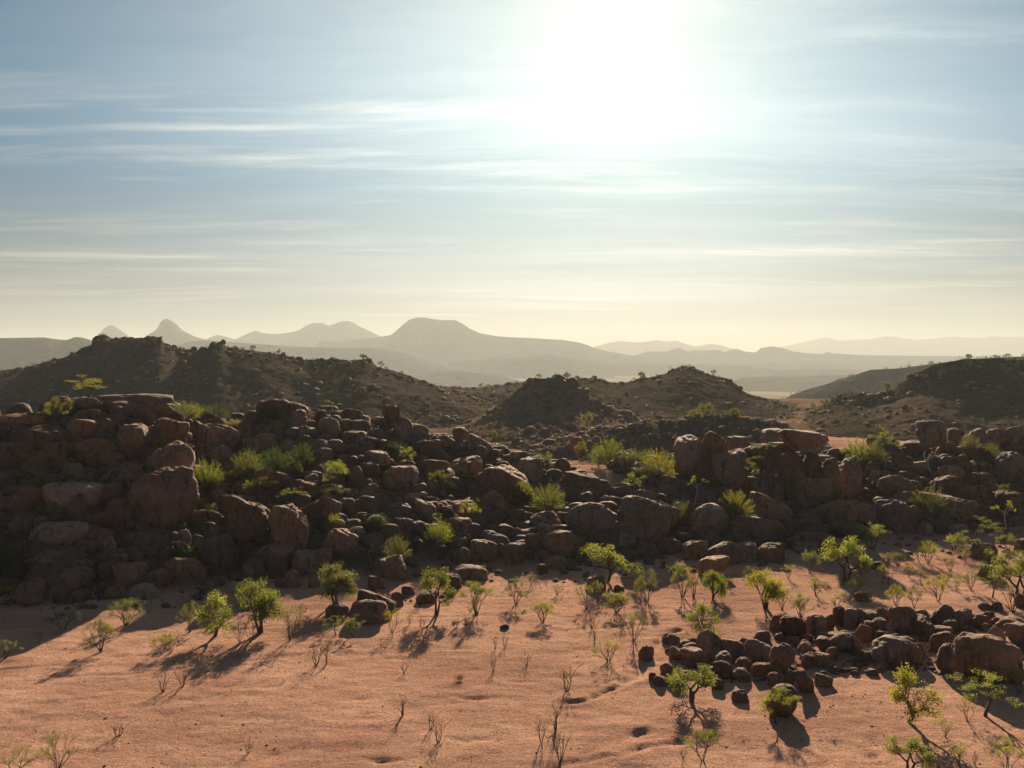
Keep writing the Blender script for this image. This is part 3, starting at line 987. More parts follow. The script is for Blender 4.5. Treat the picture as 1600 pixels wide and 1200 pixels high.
loose_v, loose_f, loose_n = [], [], 0
small = {k: [rock_shape(2, q, 900 + k * 7, 0.8) for k, q in enumerate('rbsrbwre')] for k in (2,)}[2]
mid = [rock_shape(3, q, 700 + k * 7, 0.9) for k, q in enumerate('rbsrbe')]
def loose(center, rad, rot, lib=None):
    """adds a rock to the joined rubble"""
    global loose_n
    v, f = (lib or small)[random.randrange(len(lib or small))]
    c, s = math.cos(rot), math.sin(rot)
    q = v @ np.array([[c, -s, 0], [s, c, 0], [0, 0, 1]]).T * np.array(rad) + np.array(center)
    loose_v.append(q)
    loose_f.append(f + loose_n)
    loose_n += len(v)

PLACED = []          # boulders that become objects: (px, py, w, h, item, object)
for i, it in enumerate(items):
    cx, cy = (it['x0'] + it['x1']) / 2, (it['y0'] + it['y1']) / 2
    wpx, hpx = it['x1'] - it['x0'], it['y1'] - it['y0']
    a = (cx - CX) / F
    crest = float(np.interp(a, RA, RCREST))
    D = it['opt'].get('D')
    if D is None:
        D = hit(cx, cy, (0.58 if cy < 935 else 0.92) * hpx / 2 / F)
        if D is None or (D > crest + 6 and D < 400): D = crest + 1.5
    d = ray(cx, cy)
    kind = it['kind']
    shape = 'b' if kind == 'u' else kind
    if cy > 935 and kind == 'b' and 'big' not in it['opt'] and i % 5: shape = it['kind'] = 'r' if i % 2 else 'e'
    rx, rz = wpx / 2 / F * D, hpx / 2 / F * D
    ry = min(max((rx + rz) / 2 * random.uniform(0.85, 1.2), 0.6 * rx), 1.3 * rx)
    if kind == 'u': ry = rx * 1.3
    c = np.array([d[0] * D, D, CAMZ + d[2] * D])
    g = float(ground(c[0], c[1])[0])
    if 'D' not in it['opt'] and c[2] - rz > g - 0.1:             # a base that would float is brought down to the ground
        lo = g - 0.25
        top = c[2] + rz
        rz, c[2] = (top - lo) / 2, (top + lo) / 2
    if kind == 'u' or (it['label'] and 'cracked crest' in it['label']):
        lo = min(g - 0.3, c[2] - rz)
        top = c[2] + rz
        rz, c[2] = (top - lo) / 2, (top + lo) / 2
    it['D'] = D
    if i in keep:
        if 'big' in it['opt']:
            v, f = rock_shape(6 if wpx * hpx > 6000 else 5, shape, 4000 + i, 1.25)
            me = mesh_np("boulder", v, f)
            me.materials.append(M_ROCK)
            rotz = random.uniform(-0.3, 0.3)
        else:
            me = proto(shape, random.randrange(NPROTO[shape]))
            rotz = random.choice([0, math.pi]) + random.uniform(-0.3, 0.3)
            if 0.8 < rx / ry < 1.25: rotz = random.uniform(0, 6.28)
        o = link("boulder", me)
        o.location = c
        o.scale = (rx * 1.03, ry, rz * 1.03)
        o.rotation_euler = (random.uniform(-0.08, 0.08), math.radians(it['opt'].get('tilt', random.uniform(-4, 4))), rotz if 'tilt' not in it['opt'] else random.uniform(-0.2, 0.2))
        PLACED.append(dict(px=cx, py=cy, w=wpx, h=hpx, it=it, o=o))
    else:
        loose(c, (rx, ry, rz), random.uniform(-0.3, 0.3), mid)

# rubble between the boulders: too many and too small to pick out one by one
NR = 6400
A_ = rng.uniform(-0.60, 0.60, NR * 2)
T_ = rng.uniform(-0.06, 1.45, NR * 2)
base_ = np.interp(A_, RA, RBASE)
crest_ = np.interp(A_, RA, RCREST)
Y_ = base_ + (crest_ - base_) * T_
X_ = A_ * Y_
dens = sstep(-0.06, 0.08, T_) * (1 - 0.75 * sstep(1.0, 1.3, T_)) * (0.55 + 0.9 * sstep(-0.2, 0.4, fbm2(X_ / 7, Y_ / 7, 3, 91))) * (1 - 0.8 * np.exp(-((A_ - 0.075) / 0.055) ** 2) * sstep(0.5, 0.8, T_))
sel = np.nonzero(rng.uniform(0, 1, len(A_)) < dens)[0][:NR]
G_ = ground(X_[sel], Y_[sel])
for j, g in zip(sel, G_):
    r = 0.11 + 1.05 * rng.random() ** 4.2
    if T_[j] < 0.04: r *= 0.5
    fl = rng.uniform(0.7, 1.08)
    loose((X_[j], Y_[j], g + r * fl * 0.25), (r * rng.uniform(0.9, 1.5), r * rng.uniform(0.8, 1.2), r * fl), rng.uniform(0, 6.28), mid if r > 0.6 else None)
# between the plain's boulder groups
for (a0, b0, a1, b1, n, rmax) in [(1060, 1000, 1270, 1062, 150, 0.36), (1215, 965, 1600, 1030, 240, 0.38), (1280, 1030, 1480, 1050, 80, 0.25), (560, 915, 700, 945, 30, 0.25), (640, 880, 1000, 905, 60, 0.3),
                            (1000, 850, 1250, 890, 70, 0.3), (1250, 835, 1600, 870, 60, 0.3), (0, 905, 420, 950, 110, 0.35)]:
    for _ in range(n):
        x, y = flat_pt(random.uniform(a0, a1), random.uniform(b0, b1), 0.2)
        r = 0.07 + rmax * random.random() ** 2.5
        loose((x, y, float(ground(x, y)[0]) + r * 0.2), (r * 1.2, r, r * 0.8), random.uniform(0, 6.28))
rub = mesh_np("rubble", np.concatenate(loose_v), np.concatenate(loose_f))
tag(link("rubble", rub, M_ROCK), "brown rubble and small stones filling the gaps between the boulders", "rubble", kind="stuff")

# gravel strewn over the open sand
loose_v, loose_f, loose_n = [], [], 0
tiny = [(ICO[2][0] * np.array([1, 0.8, 0.6]), ICO[2][1])]
import bmesh
oct_v = np.array([(1, 0, 0), (-1, 0, 0), (0, 1, 0), (0, -1, 0), (0, 0, 1), (0, 0, -1)], float)
oct_f = np.array([(0, 2, 4), (2, 1, 4), (1, 3, 4), (3, 0, 4), (2, 0, 5), (1, 2, 5), (3, 1, 5), (0, 3, 5)])
tiny = [(oct_v * rng.uniform(0.7, 1.2, (6, 1)), oct_f) for _ in range(6)]
for _ in range(5200):
    y = random.uniform(42, 118)
    x = random.uniform(-0.56, 0.56) * y
    if fbm2(np.array([x / 9]), np.array([y / 7]), 3, 55)[0] < random.uniform(-0.25, 0.35): continue
    r = 0.018 + 0.06 * random.random() ** 5
    loose((x, y, float(ground(x, y)[0]) + r * 0.2), (r * 1.3, r, r * 0.7), random.uniform(0, 6.28), tiny)
grv = mesh_np("gravel", np.concatenate(loose_v), np.concatenate(loose_f), False)
tag(link("gravel", grv, M_ROCK), "thin scatter of small stones over the open sand", "gravel", kind="stuff")

# dry litter on the sand: blades and broken twigs
lv_, lf_ = [], []
for _ in range(900):
    y = random.uniform(43, 112)
    x = random.uniform(-0.56, 0.56) * y
    if fbm2(np.array([x / 6]), np.array([y / 5]), 3, 57)[0] < random.uniform(-0.15, 0.3): continue
    g = float(ground(x, y)[0])
    hh = random.uniform(0.05, 0.22)
    for q in range(random.randint(2, 8)):
        az, out_ = random.uniform(0, 6.28), random.uniform(0.2, 1.3)
        bx_, by_ = x + random.gauss(0, .05), y + random.gauss(0, .05)
        tip = (bx_ + math.cos(az) * hh * out_, by_ + math.sin(az) * hh * out_, g + hh * random.uniform(0.3, 1.0))
        i_ = len(lv_)
        lv_ += [(bx_ - .012, by_, g - .02), (bx_ + .012, by_, g - .02), tip]
        lf_.append((i_, i_ + 1, i_ + 2))
tag(link("litter", mesh_np("litter", np.array(lv_), lf_, False), M_WOOD), "dry twigs and stubble scattered over the open sand", "litter", kind="stuff")

# rocks and crags on the hills behind
loose_v, loose_f, loose_n = [], [], 0
for key, n, rmin, rmax in (('left', 700, 0.25, 1.1), ('knoll', 420, 0.2, 1.0), ('dome', 360, 0.25, 1.0), ('right', 560, 0.25, 1.1), ('saddle', 260, 0.25, 0.8), ('rise', 420, 0.2, 0.9)):
    X, D, Z, S = HILLS[key]
    for _ in range(n):
        j = random.randrange(int(X.shape[0] * 0.25), X.shape[0] - 12)
        if random.random() < 0.45: j = int(np.argmin(np.abs(S[:, 0]))) - random.randrange(0, max(2, X.shape[0] // 12))
        k = random.randrange(2, X.shape[1] - 2)
        r = rmin + (rmax - rmin) * random.random() ** 2.5
        loose((X[j, k], D[j, k], Z[j, k] + r * 0.1), (r * random.uniform(0.9, 1.5), r, r * random.uniform(0.6, 1.1)), random.uniform(0, 6.28))
hr = mesh_np("hill_rubble", np.concatenate(loose_v), np.concatenate(loose_f))
tag(link("hill_rubble", hr, M_ROCKF), "dark rocks and crags strewn over the hills behind the ridge", "rubble", kind="stuff")

# ------------------------------------------------------------------ shrubs and trees
class Plant:
    """one plant of height about 1: wood tubes and leaf faces"""
    def __init__(self, seed):
        self.r = random.Random(seed)
        self.wv, self.wf, self.lv, self.lf = [], [], [], []
    def tube(self, pts, r0, r1, sides):
        b = len(self.wv)
        n = len(pts)
        for i, p in enumerate(pts):
            t = np.array(pts[min(i + 1, n - 1)]) - np.array(pts[max(i - 1, 0)])
            t = t / (np.linalg.norm(t) + 1e-9)
            u = np.cross(t, (0.31, 0.87, 0.2))
            u /= np.linalg.norm(u)
            v = np.cross(t, u)
            r = r0 + (r1 - r0) * i / (n - 1)
            for k in range(sides):
                a = 6.2832 * k / sides
                self.wv.append(p + r * (math.cos(a) * u + math.sin(a) * v))
        for i in range(n - 1):
            for k in range(sides):
                k2 = (k + 1) % sides
                self.wf.append((b + i * sides + k, b + i * sides + k2, b + (i + 1) * sides + k2, b + (i + 1) * sides + k))
    def leaves(self, c, n, rad, size, flat=0.6, long=1.0, axis=None):
        r = self.r
        for _ in range(n):
            while True:
                q = np.array([r.uniform(-1, 1) for _ in range(3)])
                if q @ q <= 1: break
            p = c + q * np.array([rad, rad, rad * flat])
            a = np.array([r.gauss(0, 1) for _ in range(3)]) if axis is None else axis + np.array([r.gauss(0, 0.25) for _ in range(3)])
            a /= np.linalg.norm(a)
            bb = np.cross(a, np.array([r.gauss(0, 1) for _ in range(3)]))
            bb /= np.linalg.norm(bb) + 1e-9
            s = size * r.uniform(0.6, 1.25)
            i = len(self.lv)
            self.lv += [p - a * s * long, p + bb * s * 0.55, p + a * s * long, p - bb * s * 0.55]
            self.lf.append((i, i + 1, i + 2, i + 3))
    def branch(self, p, d, ln, rad, level, cfg):
        r = self.r
        pts, q, dd = [p], p, d / np.linalg.norm(d)
        seg = 3 if level < 2 else 2
        for _ in range(seg):
            dd = dd + np.array([r.gauss(0, cfg['wob']), r.gauss(0, cfg['wob']), r.gauss(0, cfg['wob'] * 0.6) + cfg['up']])
            dd /= np.linalg.norm(dd)
            q = q + dd * ln / seg
            pts.append(q)
        self.tube(pts, rad, rad * 0.62, 6 if level == 0 else 4 if level == 1 else 3)
        if level >= cfg['levels']:
            if cfg['n'] and r.random() < cfg['keep']:
                self.leaves(q, cfg['n'], cfg['rad'], cfg['size'], cfg['flat'])
                if r.random() < 0.6: self.leaves(pts[-2], cfg['n'] // 2, cfg['rad'] * 0.8, cfg['size'], cfg['flat'])
            return
        if cfg.get('inner') and level >= 2: self.leaves(q, cfg['inner'], cfg['rad'], cfg['size'], cfg['flat'])
        for k in range(r.choice(cfg['kids'])):
            az = r.uniform(0, 6.2832)
            u = np.cross(dd, (0.2, 0.3, 0.9))
            u /= np.linalg.norm(u) + 1e-9
            v = np.cross(dd, u)
            sp = cfg['spread'] * r.uniform(0.6, 1.3)
            nd = dd * math.cos(sp) + (u * math.cos(az) + v * math.sin(az)) * math.sin(sp)
            if cfg.get('flatten'): nd[2] *= cfg['flatten']
            start = pts[-1] if k < 2 else pts[-2] + (pts[-1] - pts[-2]) * r.uniform(0, 1)
            self.branch(start, nd, ln * cfg['shrink'] * r.uniform(0.75, 1.2), rad * 0.58, level + 1, cfg)

def make_plant(kind, seed):
    while True:
        out = grow_plant(kind, seed)
        if out: return out
        seed += 1000

def grow_plant(kind, seed):
    P = Plant(seed)
    r = P.r
    Z = lambda *a: np.array(a, float)
    if kind == 'T':                                     # small tree: one or two trunks, open layered crown
        cfg = dict(levels=4, n=30, keep=0.94, rad=0.085, size=0.0108, flat=0.6, wob=0.16, up=0.03, kids=[3, 3, 3, 2], spread=0.78, shrink=0.76, flatten=0.85, inner=18)
        for _ in range(r.choice([1, 2, 2, 3])):
            P.branch(Z(r.uniform(-.03, .03), r.uniform(-.03, .03), -0.03), Z(r.gauss(0, .35), r.gauss(0, .35), 1), 0.17, 0.027, 0, cfg)
    elif kind == 'F':                                   # flat umbrella crown on a leaning trunk
        cfg = dict(levels=4, n=48, keep=0.95, rad=0.12, size=0.0150, flat=0.42, wob=0.14, up=-0.01, kids=[3, 3, 2], spread=0.9, shrink=0.80, flatten=0.66)
        P.branch(Z(0, 0, -0.03), Z(r.gauss(0, .2), r.gauss(0, .2), 1), 0.42, 0.045, 0, cfg)
    elif kind == 'B':                                   # multi-stemmed shrub, vase-shaped
        cfg = dict(levels=3, n=32, keep=0.92, rad=0.085, size=0.0118, flat=0.7, wob=0.14, up=0.06, kids=[3, 3, 2], spread=0.62, shrink=0.66, inner=15)
        for k in range(r.randint(5, 7)):
            a = k * 6.28 / 6 + r.uniform(-.5, .5)
            t = r.uniform(0.25, 0.75)
            P.branch(Z(math.cos(a) * .03, math.sin(a) * .03, -0.03), Z(math.cos(a) * t, math.sin(a) * t, 1), r.uniform(0.34, 0.46), 0.016, 0, cfg)
    elif kind == 'S':                                   # sparse-leaved shrub, stems showing
        cfg = dict(levels=3, n=22, keep=0.85, rad=0.075, size=0.0120, flat=0.8, wob=0.15, up=0.07, kids=[2, 3], spread=0.5, shrink=0.68)
        for k in range(r.randint(5, 8)):
            a = k * 6.28 / 6 + r.uniform(-.5, .5)
            t = r.uniform(0.2, 0.8)
            P.branch(Z(math.cos(a) * .03, math.sin(a) * .03, -0.03), Z(math.cos(a) * t, math.sin(a) * t, 1), r.uniform(0.34, 0.46), 0.015, 0, cfg)
    elif kind in 'NW':                                  # leafless shrub / dead pale tree
        cfg = dict(levels=3, n=0, keep=0, rad=0, size=0, flat=1, wob=0.16, up=0.06, kids=[2, 2, 3], spread=0.5, shrink=0.66)
        for k in range(r.randint(5, 8) if kind == 'N' else 1):
            a = k * 6.28 / 6 + r.uniform(-.6, .6)
            t = r.uniform(0.1, 0.8) if kind == 'N' else 0.2
            P.branch(Z(math.cos(a) * .03, math.sin(a) * .03, -0.03), Z(math.cos(a) * t, math.sin(a) * t, 1), r.uniform(0.3, 0.48), 0.020 if kind == 'N' else 0.035, 0, cfg)
    elif kind == 'D':                                   # dense broom-like dome of thin green stems
        for _ in range(150):
            a, e = r.uniform(0, 6.28), math.acos(r.uniform(0.12, 1.0))
            d = Z(math.cos(a) * math.sin(e), math.sin(a) * math.sin(e), math.cos(e) * 0.92)
            L = r.uniform(0.78, 1.05)
            if r.random() < 0.25: P.tube([Z(0, 0, 0), d * 0.3 * L + Z(0, 0, .03), d * 0.62 * L + Z(0, 0, .05)], 0.010, 0.004, 3)
            for s in (0.45, 0.55, 0.65, 0.75, 0.85, 0.95):
                P.leaves(d * L * s + Z(0, 0, 0.05), 7, 0.055, 0.020, 1.0, 1.0, d)
    elif kind == 'H':                                   # thin pale trunk and a small flat crown
        cfg = dict(levels=2, n=34, keep=1.0, rad=0.11, size=0.022, flat=0.4, wob=0.10, up=0.02, kids=[3], spread=0.85, shrink=0.55, flatten=0.6)
        P.branch(Z(0, 0, -0.03), Z(r.gauss(0, .12), r.gauss(0, .12), 1), 0.68, 0.026, 0, cfg)
    elif kind == 'G':                                   # dry grass tuft
        for _ in range(110):
            a, t = r.uniform(0, 6.28), abs(r.gauss(0, 0.5))
            d = Z(math.cos(a) * t, math.sin(a) * t, 1)
            d /= np.linalg.norm(d)
            L = r.uniform(0.6, 1.1)
            P.leaves(Z(math.cos(a), math.sin(a), 0) * r.uniform(0, .12) + d * L * 0.42, 1, 0.01, 0.45 * L, 1, 1.0, d)
            b = np.array(P.lv[-4:])
            c = b.mean(0)
            P.lv[-3], P.lv[-1] = c + (b[1] - c) * 0.06, c + (b[3] - c) * 0.06
    if kind != 'D':                                     # stand the plant over its own foot
        cen = np.array(P.lv or P.wv)
        cen = cen[cen[:, 2] > np.percentile(cen[:, 2], 40)].mean(0)
        if math.hypot(cen[0], cen[1]) > 0.42 * cen[2]: return None
        for arr in (P.lv, P.wv):
            for v in arr:
                k_ = max(v[2], 0) / cen[2] * 0.85
                v[0] -= cen[0] * k_
                v[1] -= cen[1] * k_
    zs = np.array([v[2] for v in (P.lv or P.wv)])
    sc = 1.0 / np.percentile(zs, 99.5)
    xy = np.array([v[:2] for v in (P.lv or P.wv)])
    wid = 0.5 * sum(np.percentile(xy[:, q], 99.2) - np.percentile(xy[:, q], 0.8) for q in (0, 1)) * sc
    off = float((np.percentile(xy[:, 0], 98) + np.percentile(xy[:, 0], 2)) / 2 * sc)
    wood = mesh_np("wood", np.array(P.wv) * sc, P.wf) if P.wv else None
    leaf = mesh_np("foliage", np.array(P.lv) * sc, P.lf, False) if P.lv else None
    return wood, leaf, wid, off

COUNT = dict(T=6, F=3, B=7, S=6, N=6, W=3, D=4, H=3, G=4)
LIB = {}
def plant(kind, i):
    if (kind, i) not in LIB:
        wmesh, lmesh, wid, off = make_plant(kind, 31 * ord(kind) + i)
        if wmesh: wmesh.materials.append(M_PALE if kind in 'WH' else M_WOOD)
        if lmesh: lmesh.materials.append(M_DRY if kind == 'G' else M_LEAF)
        LIB[(kind, i)] = (wmesh, lmesh, wid, off)
    return LIB[(kind, i)]

LEAFCOL = dict(g=(0.086, 0.093, 0.022), b=(0.122, 0.134, 0.022), y=(0.150, 0.140, 0.018), d=(0.036, 0.052, 0.018), o=(0.082, 0.080, 0.028), p=(0.098, 0.096, 0.042))  # d: dark green leaves, also shade painted into shrubs under the ridge
COLWORD = dict(g='green', b='bright green', y='yellow-green', d='dark green', o='olive-green', p='pale green')
KNAME = dict(T='small_tree', F='small_tree', B='shrub', S='shrub', N='dead_shrub', W='dead_tree', D='broom_shrub', H='small_tree', G='grass_tuft')
KCAT = dict(T='tree', F='tree', B='shrub', S='shrub', N='dead shrub', W='dead tree', D='shrub', H='tree', G='grass tuft')
KWORD = dict(T='open-crowned small tree', F='flat-crowned small tree', B='many-stemmed shrub', S='thin-leaved shrub', N='leafless shrub', W='pale dead tree',
             D='dense rounded shrub', H='slender pale-trunked tree', G='dry grass tuft')

# base-x base-y height width kind colour (photo pixels) | label | short name
PLANTS = """
8 1030 34 46 S g | sparse green shrub at the sand's edge in the ridge shadow | the sand-edge shrub
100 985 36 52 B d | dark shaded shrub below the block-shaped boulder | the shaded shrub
158 1019 55 50 B o
196 977 44 52 B g
252 1022 36 34 B y | bright yellow-leaved shrub on the sand joined to a greener one | the yellow-leaved shrub
267 1020 36 28 S g
297 987 48 42 B g | dark forked shrub beside the tall bright tree | the dark forked shrub
337 993 70 66 T b | bright green forked tree on the sand below the slope | the bright forked tree
375 1005 36 34 S p
392 1003 36 32 S g
378 949 46 40 T d
404 952 38 30 S o
408 988 84 58 T g | tall leafy tree standing where the sand meets the ridge shadow | the tall leafy tree
255 1081 34 28 N g | leafless dark shrub, shorter of two casting long shadows | the shorter bare shrub
286 1073 34 32 N g
185 1151 24 42 N g | low spreading leafless shrub alone on lower sand | the low bare shrub
90 1203 66 50 S o | grey-olive vase-shaped shrub at the sand's lower edge | the grey vase shrub
18 1212 46 96 B y | bright yellow-green bush cut off by the picture's lower corner | the corner bush
388 1178 24 18 N g | small leafless shrub near the picture's bottom edge with dark shadow | the small bottom-edge shrub
453 1001 56 26 S p
527 946 70 76 T o | olive spreading tree before the pear-shaped boulder | the olive spreading tree
525 993 36 40 F g
551 994 36 42 F g
613 989 40 40 S y
494 1041 34 32 N g | leafless shrub with twiggy crown and thin shadow on sand | the twiggy bare shrub
510 1038 28 18 N g
631 1053 18 8 N g | single bare stick standing up from the sand | the bare stick
660 986 24 13 N g
683 960 76 54 T g | leafy dark-stemmed tree beside the pale stone on the sand | the dark-stemmed tree
656 947 26 24 N g
745 959 56 60 B g | broad green shrub with dark fan of stems | the broad fan shrub
806 945 44 48 T o
712 982 18 28 N g
728 979 20 28 N g
774 1014 20 11 N g
789 1012 20 16 N g
771 1050 30 14 N g
718 1064 13 20 G o | small dark dry tuft on open sand | the dark tuft
629 1119 36 28 N g | leafless shrub on bare sand above two others | the upper bare shrub
674 1139 30 24 N g
685 1161 36 30 N g
848 973 37 38 B b | small round vivid green bush alone on the sand | the vivid round bush
945 910 66 86 T b | brightest green broad tree at the edge of the boulder shadow | the brightest tree
917 952 46 42 S g
935 940 36 30 S p
963 958 36 46 B y
1011 942 54 44 T o
1001 941 30 14 S g
1066 934 55 34 B g
1084 934 44 26 N g
1114 937 46 28 T g | slim little tree before the shadow-casting dome | the slim little tree
1123 926 13 14 B d
925 982 28 22 N g
929 1001 20 13 N g
972 980 32 22 N g
990 1002 48 28 S g
951 1033 38 54 S y | pale vase-shaped shrub with bare stems near the dry run | the pale vase shrub
823 1041 23 8 N g
886 1081 46 36 N g | dark leafless shrub beside the dry run | the dark run-side shrub
1098 991 54 60 T b | bright round-crowned tree behind the plain's biggest round boulder | the round-crowned tree
1081 1097 58 88 T g | wide dark-trunked tree in front of the plain boulders | the wide dark-trunked tree
868 1141 44 36 N g | thick-stemmed leafless shrub below the bend of the dry run | the thick bare shrub
846 1161 38 20 N g
875 1193 50 26 N g
1098 1189 60 60 B g | gnarled green shrub near the bottom edge beside a black stump | the gnarled shrub
1067 1187 17 12 N g
868 1210 18 14 G y
1197 951 64 62 T y | tall yellowish tree with a dark trunk before the open sand | the tall yellowish tree
1222 952 36 36 S g
1250 966 40 42 B g
1265 896 38 32 T g
1275 931 32 44 S y | sparse spreading shrub on sand with root-like shadow | the sparse spreading shrub
1320 908 72 66 T b | large bright tree standing before the long low boulder | the large bright tree
1318 915 24 22 N g
1362 858 46 60 B b | dense bright bush in the shade of the smooth block | the dense bright bush
1338 927 30 30 T b
1378 913 32 14 S y
1388 914 28 18 N g
1403 885 24 34 B g
1388 882 20 18 S g
1450 881 36 34 B y
1436 880 28 12 S g
1484 893 24 28 B o
1490 861 28 36 B y | rounded yellow-green shrub on sand below the wide flat tree | the rounded yellow shrub
1530 852 50 68 F g | wide layered tree at the back of the sand | the wide flat tree
1575 860 28 34 T g
1573 884 26 26 S g
1590 938 76 74 T g | big leafy tree at the picture's edge above the boulder row | the big edge tree
1568 917 34 32 B y
1551 934 44 48 F o | small umbrella tree with black trunk by a round rock | the black-trunked tree
1517 921 32 30 B g
1495 924 24 22 S y
1466 940 44 38 B y
1428 950 40 32 T o
1401 948 36 34 T y
1307 951 26 38 S y
1583 957 42 42 N g | brown twiggy shrub among small rocks by the picture's edge | the twiggy edge shrub
1419 1128 90 84 T y | tall layered tree with a thick black trunk on lower sand | the tall layered tree
1539 1119 82 104 F b | spreading umbrella tree below the big fissured boulder | the spreading umbrella tree
1512 1128 44 38 S y
1477 1151 30 30 S o | stumpy little tree with a thick forked trunk | the stumpy little tree
1419 1206 58 68 T g | leafy tree at the picture's bottom edge on a dark trunk | the bottom-edge tree
1498 1197 40 38 S y
1523 1196 22 16 N g
1574 1212 62 64 S y | yellowish feathery shrub at the picture's lower corner | the feathery corner shrub
1232 905 24 22 S y
1218 925 18 16 S g
1300 884 18 18 S o
1345 898 22 22 B g
1420 902 22 24 S y
1440 915 26 22 S g
1462 868 18 20 B y
1508 880 20 20 S y
1535 900 24 24 B g
1478 912 20 18 S o
1545 880 24 26 B y
1598 890 34 40 B g
1362 940 22 22 S y
1170 905 22 20 S g
1140 920 20 16 S o
1050 905 24 24 S g
870 930 20 20 S o
830 915 20 22 S g
640 975 18 18 S y
585 960 22 22 S g
470 965 24 20 S o
232 958 22 22 S g
60 1005 20 20 S o
1592 1085 40 40 B y
1455 1185 26 24 S y
1213 1130 62 62 B b | bright shrub hugging the front of a round boulder | the boulder-hugging shrub
1378 1048 18 20 G y
1317 970 12 10 G y
1366 1016 12 18 G y
1465 1035 16 20 G y
1443 1022 15 18 G y
1545 1014 14 18 G y
1398 968 14 16 G y
1505 1000 14 16 G y
1240 1040 14 16 G y
1190 1048 14 18 G y
642 903 14 14 G y
95 664 44 48 B y | rounded yellow-green bush on the crest beside the long slab | the crest yellow bush
138 621 36 66 F y | airy spreading tree on the highest crest slab | the airy crest tree
62 652 10 24 B y
290 656 30 50 D g | taller of the feathery green bushes on the crest | the tall feathery bush
312 658 26 30 D g
338 656 25 42 D d
372 664 10 44 D y
45 750 24 48 B g
93 763 13 11 B g
322 769 46 30 D b | upright bright green bush just beside the giant boulder | the upright bright bush
386 749 44 48 D g | rounded green bush behind a brighter one on the ledge | the green ledge bush
405 783 42 48 B b
358 761 24 40 S y
331 812 28 20 S o
465 744 26 24 T y | small yellow tree on the ledge among dark boulders | the small yellow tree
506 752 26 22 W g | whitish dead tree before green bushes on the slope | the whitish dead tree
524 764 46 38 B b
526 741 22 28 D g
523 779 22 38 B o
456 783 22 50 S y
521 824 22 30 D y | glowing yellow shrub in the dark slope above the egg-smooth boulder | the glowing yellow shrub
503 822 18 22 D d
686 853 37 44 D b | dense dome-shaped bright green shrub low on the slope | the dome-shaped green shrub
521 646 20 25 H y | tiny pale-trunked tree on the crest in front of the sandy flat | the tiny crest tree
612 662 20 18 H b
636 722 24 26 B b
633 724 8 24 B y
685 762 30 36 B g
733 828 50 40 S y | straggly yellowed tree before the ball-shaped boulder | the straggly yellow tree
592 828 28 38 D d
621 872 36 34 D o
580 882 28 20 H y
680 815 14 18 S y
815 792 40 50 B b | wide bright bush before the gap-edge boulder | the wide bright bush
856 798 42 46 D g
850 739 32 38 B g
806 718 16 20 G y
950 732 46 42 D g | tall clustered green shrub on the pale ledge | the tall clustered shrub
935 728 30 26 B g
982 730 28 36 B g
990 774 42 38 F g | flat-topped small tree on the ledge above the lit slab | the ledge tree
1030 748 46 46 D y
1004 722 20 34 D g
1086 787 44 28 H y | slender white-trunked tree between slabs and the smooth round boulder | the white-trunked tree
1067 824 38 22 D o
1150 806 40 54 D y | round yellow-green bush on the slope by the sloping boulder | the round yellow bush
1185 762 48 52 F g | green spreading bush before the rock columns | the column-side bush
1205 706 14 40 B g
1182 706 14 30 B g
1335 732 48 44 B b | bright leafy bush beside the columns and sandy flat | the bright columns bush
1352 722 34 40 D g
1370 724 30 32 D o
1380 720 54 44 F g | flat-crowned tree with a bent white trunk on the crest | the bent-trunk tree
1450 738 30 24 W g | leafless silvery tree among small rubble on the slope | the silvery dead tree
1516 704 26 18 D o
1546 719 28 26 D g
1557 702 20 12 W g
1449 802 42 48 D o | olive dome-shaped shrub in front of the wide domed boulder | the olive dome shrub
1566 777 22 54 F y
1573 830 48 30 H y
908 713 24 24 B g
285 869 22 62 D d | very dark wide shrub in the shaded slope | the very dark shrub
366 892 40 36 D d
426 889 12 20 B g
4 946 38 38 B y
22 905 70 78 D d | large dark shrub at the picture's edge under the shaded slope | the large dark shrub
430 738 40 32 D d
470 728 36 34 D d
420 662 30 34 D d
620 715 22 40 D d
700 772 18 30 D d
755 894 14 14 B g
1215 845 30 18 S o
"""
BUSH = []
bpy.context.view_layer.update()
DG = bpy.context.evaluated_depsgraph_get()
prng = random.Random(5)
